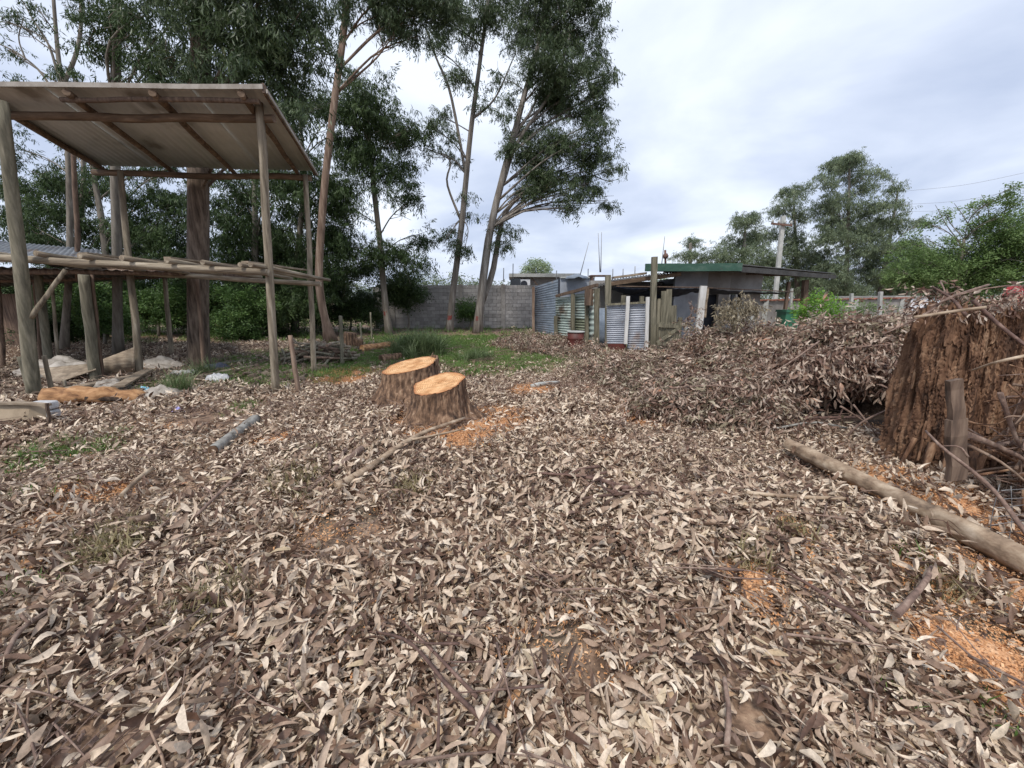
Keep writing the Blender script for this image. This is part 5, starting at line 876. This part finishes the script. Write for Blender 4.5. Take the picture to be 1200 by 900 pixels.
tg = thing('tin_gate', 'bright zinc corrugated gate between white-painted battens', 'gate', (XY(735, 11.9), 11.9, 0))
sheet('sheet', quad(711, 12.0, 735, 11.95, .25, .25, Z(356, 11.95), Z(357, 12)), 19, .014, M['tin_bright'], tg); sheet('sheet', quad(735, 11.95, 759, 11.9, -.02, -.02, Z(355, 11.9), Z(356, 11.95)), 21, .014, M['tin_bright'], tg)
mb = MB(); mb.box((XY(712, 11.8), 11.8, -.05), (XY(733, 11.8), 11.86, Z(403, 11.8))); part('kick_board', mb, M['red'], tg)
for px, pt, pb in ((735, 347, 403), (758, 348, 411)): mb = MB(); mb.bar(W(px - (1 if px == 735 else .5) * 2, pb, 11.75), W(px + 1, pt, 11.75), .10, .05, up=(0, -1, 0)); part('batten', mb, M['whitewood'], tg)
mb = MB(); mb.bar(q0 + [0, -.05, .0], q1 + [0, -.05, 0], .06, .06); part('top_rail', mb, M['picket'], tg)
tp = up(764, 411, 767, 301); mb = MB(); mb.bar(tp[0], tp[1], .15, .14, up=(0, -1, 0)); single('gate_post', mb, M['post_grey'], 'tallest square timber post beside the zinc gate', 'post', tp[0])
tp = up(769, 410, 772, 352); mb = MB(); mb.bar(tp[0], tp[1], .12, .1, up=(0, -1, 0)); single('gate_post', mb, M['post_grey'], 'lower timber post hugging the tallest one', 'post', tp[0])
pg = thing('picket_gate', 'low mossy picket gate with a diagonal brace right of the tallest post', 'gate', (XY(783, 11.7), 11.7, 0))
for i in range(8):
    px = 771 + i * 3.3; mb = MB(); x = XY(px, 11.8); mb.bar((x, 11.8, .02), (x, 11.8, Z(378 + (i % 3) * 1.0, 11.8)), .065, .03, up=(0, -1, 0)); part('picket', mb, M['picket'], pg)
for a, b in (((770, 381), (796, 383)), ((770, 402), (796, 384)), ((770, 403), (796, 404))): mb = MB(); mb.bar(W(*a, 11.74), W(*b, 11.74), .09, .04, up=(0, -1, 0)); part('rail', mb, M['picket'], pg)
rf = thing('board_fence', 'uneven tall mossy boards standing behind the low picket gate', 'fence', (XY(780, 12.4), 12.4, 0))
for px, pt, w in ((771, 350, .09), (776, 341, .15), (782, 339, .16), (789, 358, .17)):
    mb = MB(); x = XY(px, 12.4); mb.bar((x, 12.4, 0), (XY(px + 1, 12.4, 1.5), 12.4, Z(pt, 12.4)), w, .04, up=(0, -1, 0)); part('board', mb, M['picket'], rf)
for px, pt in ((727, 346), (748, 347), (794, 372)): mb = MB(); x = XY(px, 12.9); mb.bar((x, 12.9, 0), (x, 12.9, Z(pt, 12.9)), .13, .07, up=(0, -1, 0)); single('stake', mb, M['picket'], {727: 'board tip showing over the zinc gate, beside its middle batten', 748: 'short board tip over the right half of the zinc gate', 794: 'brown stake at the free end of the picket gate'}[px], 'stake', (x, 12.9, 0))
# red drum
p = G(674, 413); dr = thing('drum', 'rusty dark red drum with pale lid before the mint sheets', 'drum', p); mb = MB(); zs = [0, .02, .2, .22, .24, .42, .44, .46, .62]; rr = [.25, .255, .25, .262, .25, .25, .262, .25, .25]
mb.tube([p + [0, 0, z] for z in zs], rr, 20); part('body', mb, M['red'], dr); mb = MB(); mb.tube([p + [0, 0, .62], p + [0, 0, .65]], [.27, .27], 20); part('lid', mb, M['concrete'], dr)

# ------------------------------------------------------------ the shed
sd = thing('shed_house', 'low whitewashed shed with green roof edge and dark overhanging roof', 'house', (XY(820, 14), 14, 0))
Yf = 14.2
def wallbox(pxa, pxb, pyt, Y, nm, mt_, d=.15, zb=-.05, pyb=None):
    mb = MB(); zt = Z(pyt, Y); z0 = zb if pyb is None else Z(pyb, Y); mb.box((XY(pxa, Y), Y, z0), (XY(pxb, Y), Y + d, zt)); return part(nm, mb, M[mt_], sd)
wallbox(785, 822, 318, Yf, 'wall', 'wallpaint'); wallbox(836, 848, 318, Yf, 'wall', 'render'); wallbox(822, 836, 318, Yf, 'wall', 'render', pyb=345); wallbox(848, 864, 318, Yf, 'wall', 'render', pyb=344); wallbox(848, 864, 369, Yf, 'wall', 'wallpaint')
wallbox(864, 884, 322, Yf, 'wall', 'render'); wallbox(822, 836, 345, Yf + .3, 'door', 'dark'); wallbox(849, 863, 345, Yf + .2, 'window_pane', 'glass', .03, pyb=368)
wallbox(700, 786, 330, 15.6, 'wall', 'render'); wallbox(735, 790, 340, 15.2, 'opening_shade', 'dark', .05)  # dark panel before the wall stands in for the shade of an opening
for a in ((847, 345, 849, 368), (855.5, 345, 857, 368), (863, 345, 865, 368)): mb = MB(); mb.box((XY(a[0], Yf), Yf - .03, Z(a[3], Yf)), (XY(a[2], Yf), Yf + .05, Z(a[1], Yf))); part('window_frame', mb, M['whitewood'], sd)
# main roof
A_ = W(755, 313, 12.7); B_ = W(868, 312.5, 12.5); C_ = W(979, 322, 17); D_ = W(800, 320, 19)
zt = A_[2]
for k in range(8):
    a, b = k / 8, (k + 1) / 8; sheet('roof_sheet', (lerp(A_, B_, a) + [0, -.05, .05], lerp(A_, B_, b) + [0, -.05, .05], lerp(D_, C_, b) + [0, 0, .05], lerp(D_, C_, a) + [0, 0, .05]), 9, .02, M['darkroof'], sd, 'v', .006)
mb = MB(); mb.bar(A_ + [0, -.08, -.02], B_ + [0, -.08, -.02], .03, .23); part('fascia', mb, M['green'], sd)
mb = MB(); mb.bar(B_ + [0, 0, -.08], C_ + [0, 0, -.08], .08, .16); part('side_beam', mb, M['darkroof'], sd)
for k in (.2, .45, .7, .93): mb = MB(); mb.bar(lerp(A_, D_, k * .9) + [0, 0, -.05], lerp(B_, C_, k) + [0, 0, -.05], .07, .1); part('rafter', mb, M['post_dark'], sd)
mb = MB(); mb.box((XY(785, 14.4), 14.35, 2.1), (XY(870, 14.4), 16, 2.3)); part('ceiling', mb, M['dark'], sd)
q = up(938, 386, 944, 328, None, 16); mb = MB(); mb.bar((XY(938, 16), 16, -.05), q[1], .17, .17, up=(0, -1, 0)); part('roof_support', mb, M['post_dark'], sd)
# lean-to roof with brown board edge
E0, E1 = W(700, 336, 13.1), W(800, 317.5, 12.9); E2, E3 = W(800, 317, 16), W(700, 330, 16)
for k in range(5): a, b = k / 5, (k + 1) / 5; sheet('roof_sheet', (lerp(E0, E1, a), lerp(E0, E1, b), lerp(E3, E2, b), lerp(E3, E2, a)), 6, .02, M['darkroof'], sd, 'v', .006)
mb = MB(); mb.bar(W(711, 333, 13.0), W(798, 321, 12.8), .04, .13); part('barge_board', mb, M['beam'], sd)
mb = MB(); mb.bar(W(718, 325.5, 13.2), W(756, 320.5, 13.1), .5, .06); part('roof_patch', mb, M['plank'], sd)
# awning cloth
aw = thing('awning', 'dark sagging cloth awning hung along the front of the shed', 'awning', W(790, 350, 13.2)); 
def cloth(pts, drop, Y, mt_):
    mb = MB(); P = smooth_path(pts, 24); V = []
    for i, p in enumerate(P):
        for j in range(4): V.append(p + np.array([0, .22 * j + .02 * math.sin(i * .9), -drop(i / 23) * j / 3 + .01 * math.sin(i * 1.7 + j)]))
    mb.add(V, [(i * 4 + j, (i + 1) * 4 + j, (i + 1) * 4 + j + 1, i * 4 + j + 1) for i in range(23) for j in range(3)], True); return solid(part('cloth', mb, mt_, aw), .008)
cloth([W(722, 336, 12.9), W(745, 338, 12.9), W(768, 337, 12.9)], lambda t: .05 + .12 * math.sin(math.pi * t), 12.9, M['navy']); cloth([W(768, 336, 12.8), W(795, 338, 12.8), W(824, 338, 12.7)], lambda t: .08 + .18 * math.sin(math.pi * t), 12.8, M['dark']); cloth([W(824, 336, 12.7), W(860, 341, 13), W(925, 343, 14)], lambda t: .16 - .13 * t, 12.8, M['dark'])
mb = MB(); mb.tube([W(722, 335.5, 12.85), W(824, 337, 12.65), W(930, 342, 14)], .02, 6); part('rail', mb, M['post_dark'], aw)
wp = thing('porch_post', 'white-painted post carrying the awning, brown batten at its back', 'post', (XY(818, 12.5), 12.5, 0)); mb = MB(); mb.bar(W(816, 403, 12.5), W(824.5, 335, 12.5), .20, .08, up=(0, -1, 0)); part('white_board', mb, M['whitewood'], wp); mb = MB(); mb.bar(W(825, 372, 12.62), W(828.5, 338, 12.62), .09, .09, up=(0, -1, 0)); part('batten', mb, M['plank'], wp)
mb = MB(); pole(mb, W(811, 404, 12.1), W(801, 378, 12.1), .06, .05); single('stake', mb, M['concrete'], 'pale leaning log stake left of the white porch post', 'stake', W(811, 404, 12.1))
stick([W(802, 384, 11.9), W(808, 372, 11.8), W(812, 360, 11.8)], .01, .004, 'small dead sapling with curled leaves by the white porch post', 'twig', forks=3, leafy=14, name='dead_sapling')
q = W(869, 368, 13.9); ac = thing('air_conditioner', 'pale air conditioner box at the corner of the whitewashed shed', 'air conditioner', q); mb = MB(); mb.box(q + [-.35, -.2, -.22], q + [.35, .05, .24]); part('casing', mb, M['concrete'], ac); mb = MB(); mb.tube([q + [0.05, -.225, .02], q + [.05, -.2, .02]], [.16, .16], 14); part('fan_grille', mb, M['dark'], ac)
mb = MB(); mb.box((XY(914, 15), 15, 0), (XY(917, 15), 15.1, Z(330, 15))); single('fence_post', mb, M['post_dark'], 'brown post behind the green bin under the overhanging roof', 'post', (XY(915, 15), 15, 0))
p = np.array([XY(918, 14.4), 14.4, 0]); gb = thing('wheelie_bin', 'dark green bin standing under the end of the shed roof', 'bin', p); mb = MB(); mb.bar(p, p + [0, 0, 1.12], .46, .5, up=(0, -1, 0)); part('body', mb, M['greenbin'], gb); mb = MB(); mb.box(p + [-.26, -.3, 1.12], p + [.26, .3, 1.2]); part('lid', mb, M['greenbin'], gb)
mb = MB(); mb.bar((XY(926, 14.6), 14.6, 0), W(926.5, 362, 14.6), .12, .05, up=(0, -1, 0)); single('stake', mb, M['log'], 'light wooden stake beside the green bin', 'stake', (XY(926, 14.6), 14.6, 0))
# white flat panel wall behind the fence, chimney box on the lean-to, rods
pw = thing('panel_wall', 'pale flat panel wall rising behind the patchwork fence', 'wall', (XY(672, 18), 18, 0)); mb = MB(); mb.box((XY(655, 18), 18, 0), (XY(694, 18), 18.15, Z(326, 18))); part('panel', mb, M['wallpaint'], pw)
mb = MB(); mb.box((XY(655, 18), 17.9, Z(326, 18)), (XY(694, 18), 18.3, Z(326, 18) + .06)); part('coping', mb, M['concrete'], pw)
q = W(702, 331, 14.5); mb = MB(); mb.box(q + [-.33, -.2, -.3], q + [.33, .2, .06])
ch = thing('chimney', 'boxy brown rooftop chimney frame over the fence corner', 'chimney', q); part('box', mb, M['render'], ch)
for dx in (-.3, .27): mb = MB(); mb.box(q + [dx, -.18, .06], q + [dx + .05, .18, .2]); part('leg', mb, M['rust'], ch)
mb = MB(); mb.box(q + [-.34, -.2, .2], q + [.36, .2, .25]); part('cap', mb, M['rust'], ch)
for (a, b, lab) in (((680, 322), (690, 284), 'leaning grey pole against the sky over the fence'), ((703, 319), (701, 273), 'thin double whip pole above the chimney frame, leaning one'), ((704, 319), (705, 272), 'thin double whip pole above the chimney frame, upright one'), ((775, 314), (779, 277), 'thin rod rising behind the green roof edge')):
    mb = MB(); mb.tube([W(*a, 17), W(*b, 17)], [.02, .01], 6); single('pole', mb, M['rod'], lab, 'pole', W(*a, 17))
for px, a, b, lab in ((652, 327, 317, 'short bare rod where the blue-grey sheet meets the pale panel wall'), (689, 326, 315, 'short bare rod just before the chimney frame'), (718, 322, 315, 'short bare rod first after the chimney frame'), (730, 320, 315, 'stubby bare rod in the middle of the brown sloping roof'), (744, 318, 312, 'stubby bare rod nearest the green roof edge'), (601, 322, 309, 'bare rod on the house roof behind the block wall'), (590, 324, 314, 'bare rod standing off beside the house behind the block wall')):
    mb = MB(); mb.tube([W(px, a + 6, 20), W(px + .3, b, 20)], .022, 5); single('rebar_rod', mb, M['rod'], lab, 'rod', W(px, a, 20), 'bare rods on the far roofline')
q = W(780, 300, 20); mb = MB(); mb.tube([W(780, 314, 20), W(779.5, 293, 20)], .05, 6); up_ = thing('vent_pipe', 'brown vent pipe with a knob behind the green roof edge', 'pipe', W(780, 314, 20)); part('pipe', mb, M['rust'], up_); mb = MB(); mb.tube([q + [0, 0, -.12], q, q + [0, 0, .12]], [.1, .15, .08], 8); part('cowl', mb, M['rust'], up_)
sq = W(676, 324, 17.7); mb = MB(); P = [sq + [.4 * math.cos(t), 0, .42 * math.sin(t) - .1] for t in np.linspace(0, math.pi, 12)]; mb.tube(P, .04, 6); 
sa = thing('tarpaulin', 'blue-grey tarpaulin bump on the roof behind the pale panel wall', 'tarpaulin', sq); m2 = MB(); V = [(sq + [.5 * math.cos(t) * s, d, (.2 + .03 * math.sin(5 * t)) * math.sin(t) * s - .1]) for d, s in ((-.5, .3), (-.3, .85), (0, 1), (.4, .8)) for t in np.linspace(0, math.pi, 12)]
m2.add(V, [(i * 12 + j, i * 12 + j + 1, (i + 1) * 12 + j + 1, (i + 1) * 12 + j) for i in range(3) for j in range(11)], True); part('cover', m2, M['tin_blue'], sa)

# ------------------------------------------------------------ right-hand boundary wall, white house, pole and wires
rw = thing('boundary_wall', 'grey rendered wall topped with red tiles beyond the brush pile', 'wall', (XY(960, 20), 20, 0)); wa, wb = np.array([XY(862, 19), 19, 0]), np.array([XY(1060, 24), 24, 0]); n = 44
mb = MB(); mb.bar(wa + [0, 0, .7], wb + [0, 0, .82], .15, 1.5); part('wall_face', mb, M['render'], rw)
tb = MB(); tb.bar((-.21, 0, 0), (.21, 0, 0), .34, .05, warp=.015); tm = tb.mesh('tile', M['tile']); d = wb - wa
for k in range(n):
    t = (k + .5) / n; p = lerp(wa, wb, t); zt_ = 1.45 + .13 * t; o = bpy.data.objects.new('tile', tm); COL.objects.link(o); o.parent = rw; o.location = Vector((p[0], p[1], zt_ + .035 + U(-.01, .015))) - rw.location; o.rotation_euler = (NR(.05), NR(.05), math.atan2(d[1], d[0]))
for t in (.12, .4, .62, .93): p = lerp(wa, wb, t); mb = MB(); mb.box(p + [-.12, -.16, 0], p + [.12, -.08, 1.5 + .1 * t]); part('pilaster', mb, M['concrete'], rw)
for px, pt, Y, lab in ((997, 344, 15, 'stubby concrete fence post near the round bush'), (1031, 342, 13, 'tall slim concrete fence post in front of the tiled wall'), (1090, 352, 12, 'concrete fence post before the white house'), (921 + 6, 338, 19, 'slanting concrete post end by the green bin')):
    mb = MB(); x = XY(px - 2, Y); mb.bar((x, Y, -.1), W(px + 1, pt, Y), .09, .09, up=(0, -1, 0)); single('fence_post', mb, M['concrete'], lab, 'post', (x, Y, 0))
wf = thing('wire_fence', 'slack wires strung between the slim concrete posts', 'wire fence', W(1031, 370, 13))
for k in range(3):
    mb = MB(); z = .5 + .35 * k; mb.tube(smooth_path([(XY(997, 15), 15, z), (XY(1031, 13), 13, z - .02), (XY(1090, 12), 12, z), (XY(1200, 11), 11, z - .03)], 16), .004, 4); part('wire', mb, M['wire'], wf)
wh = thing('white_house', 'white low house with small dark windows behind the young tree', 'house', (XY(1070, 34), 34, 0)); mb = MB(); x0, x1 = XY(1044, 34), XY(1098, 34); zt_ = Z(348, 34); mb.box((x0, 34, -.3), (x1, 40, zt_)); part('wall', mb, M['white'], wh)
mb = MB(); mb.box((x0 - .1, 33.85, zt_), (x1 + .1, 40.1, zt_ + .1)); part('roof', mb, M['concrete'], wh)
for px, py, w, h in ((1053, 356, .45, .3), (1064, 366, 1.0, .25), (1086, 360, .35, .3)):
    q = W(px, py, 33.95); mb = MB(); mb.box(q + [-w / 2, 0, -h / 2], q + [w / 2, .03, h / 2]); o = part('window', mb, M['glass'], wh); mb = MB(); mb.box(q + [-w / 2 - .05, -.03, -h / 2 - .06], q + [w / 2 + .05, .03, -h / 2]); part('sill', mb, M['concrete'], o)
w2 = thing('white_house', 'lower white building right beside the white house', 'house', (XY(1115, 33), 33, 0)); mb = MB(); mb.box((XY(1099, 33), 33, -.3), (XY(1125, 33), 38, Z(362, 33))); part('wall', mb, M['white'], w2); mb = MB(); mb.box((XY(1098, 33), 32.8, Z(362, 33)), (XY(1126, 33), 38, Z(360.5, 33))); part('roof', mb, M['concrete'], w2)
u = thing('utility_pole', 'pale concrete utility pole with crossarm above the shed roof', 'utility pole', (XY(907, 30), 30, 0)); mb = MB(); a = np.array([XY(906, 30), 30, -.2]); b = W(918, 253, 30); mb.bar(a, b, .26, .2, up=(0, -1, 0)); part('shaft', mb, M['concrete'], u)
mb = MB(); q0, q1 = W(904, 262, 29.8), W(928, 264, 29.8); mb.bar(q0, q1, .12, .12); part('crossarm', mb, M['rust'], u)
for t in (.05, .35, .65, .95): p = lerp(q0, q1, t); mb = MB(); mb.tube([p + [0, 0, .05], p + [0, 0, .15], p + [0, 0, .28]], [.06, .09, .05], 8); part('insulator', mb, M['concrete'], u)
for px0, py0, px1, py1, sag, lab in ((1060, 224, 1230, 196, .3, 'highest overhead wire in the sky beyond the trees'), (1055, 240, 1230, 214, .4, 'middle overhead wire passing the treetop'), (1050, 248, 1230, 229, .4, 'lowest overhead wire just above the young tree')):
    a, b = W(px0, py0, 42), W(px1, py1, 32); mb = MB(); mb.tube(smooth_path([W(918, 263, 30.2) if False else a, (a + b) / 2 - [0, 0, sag], b], 14), .010, 4); single('overhead_wire', mb, M['rod'], lab, 'wire', a)
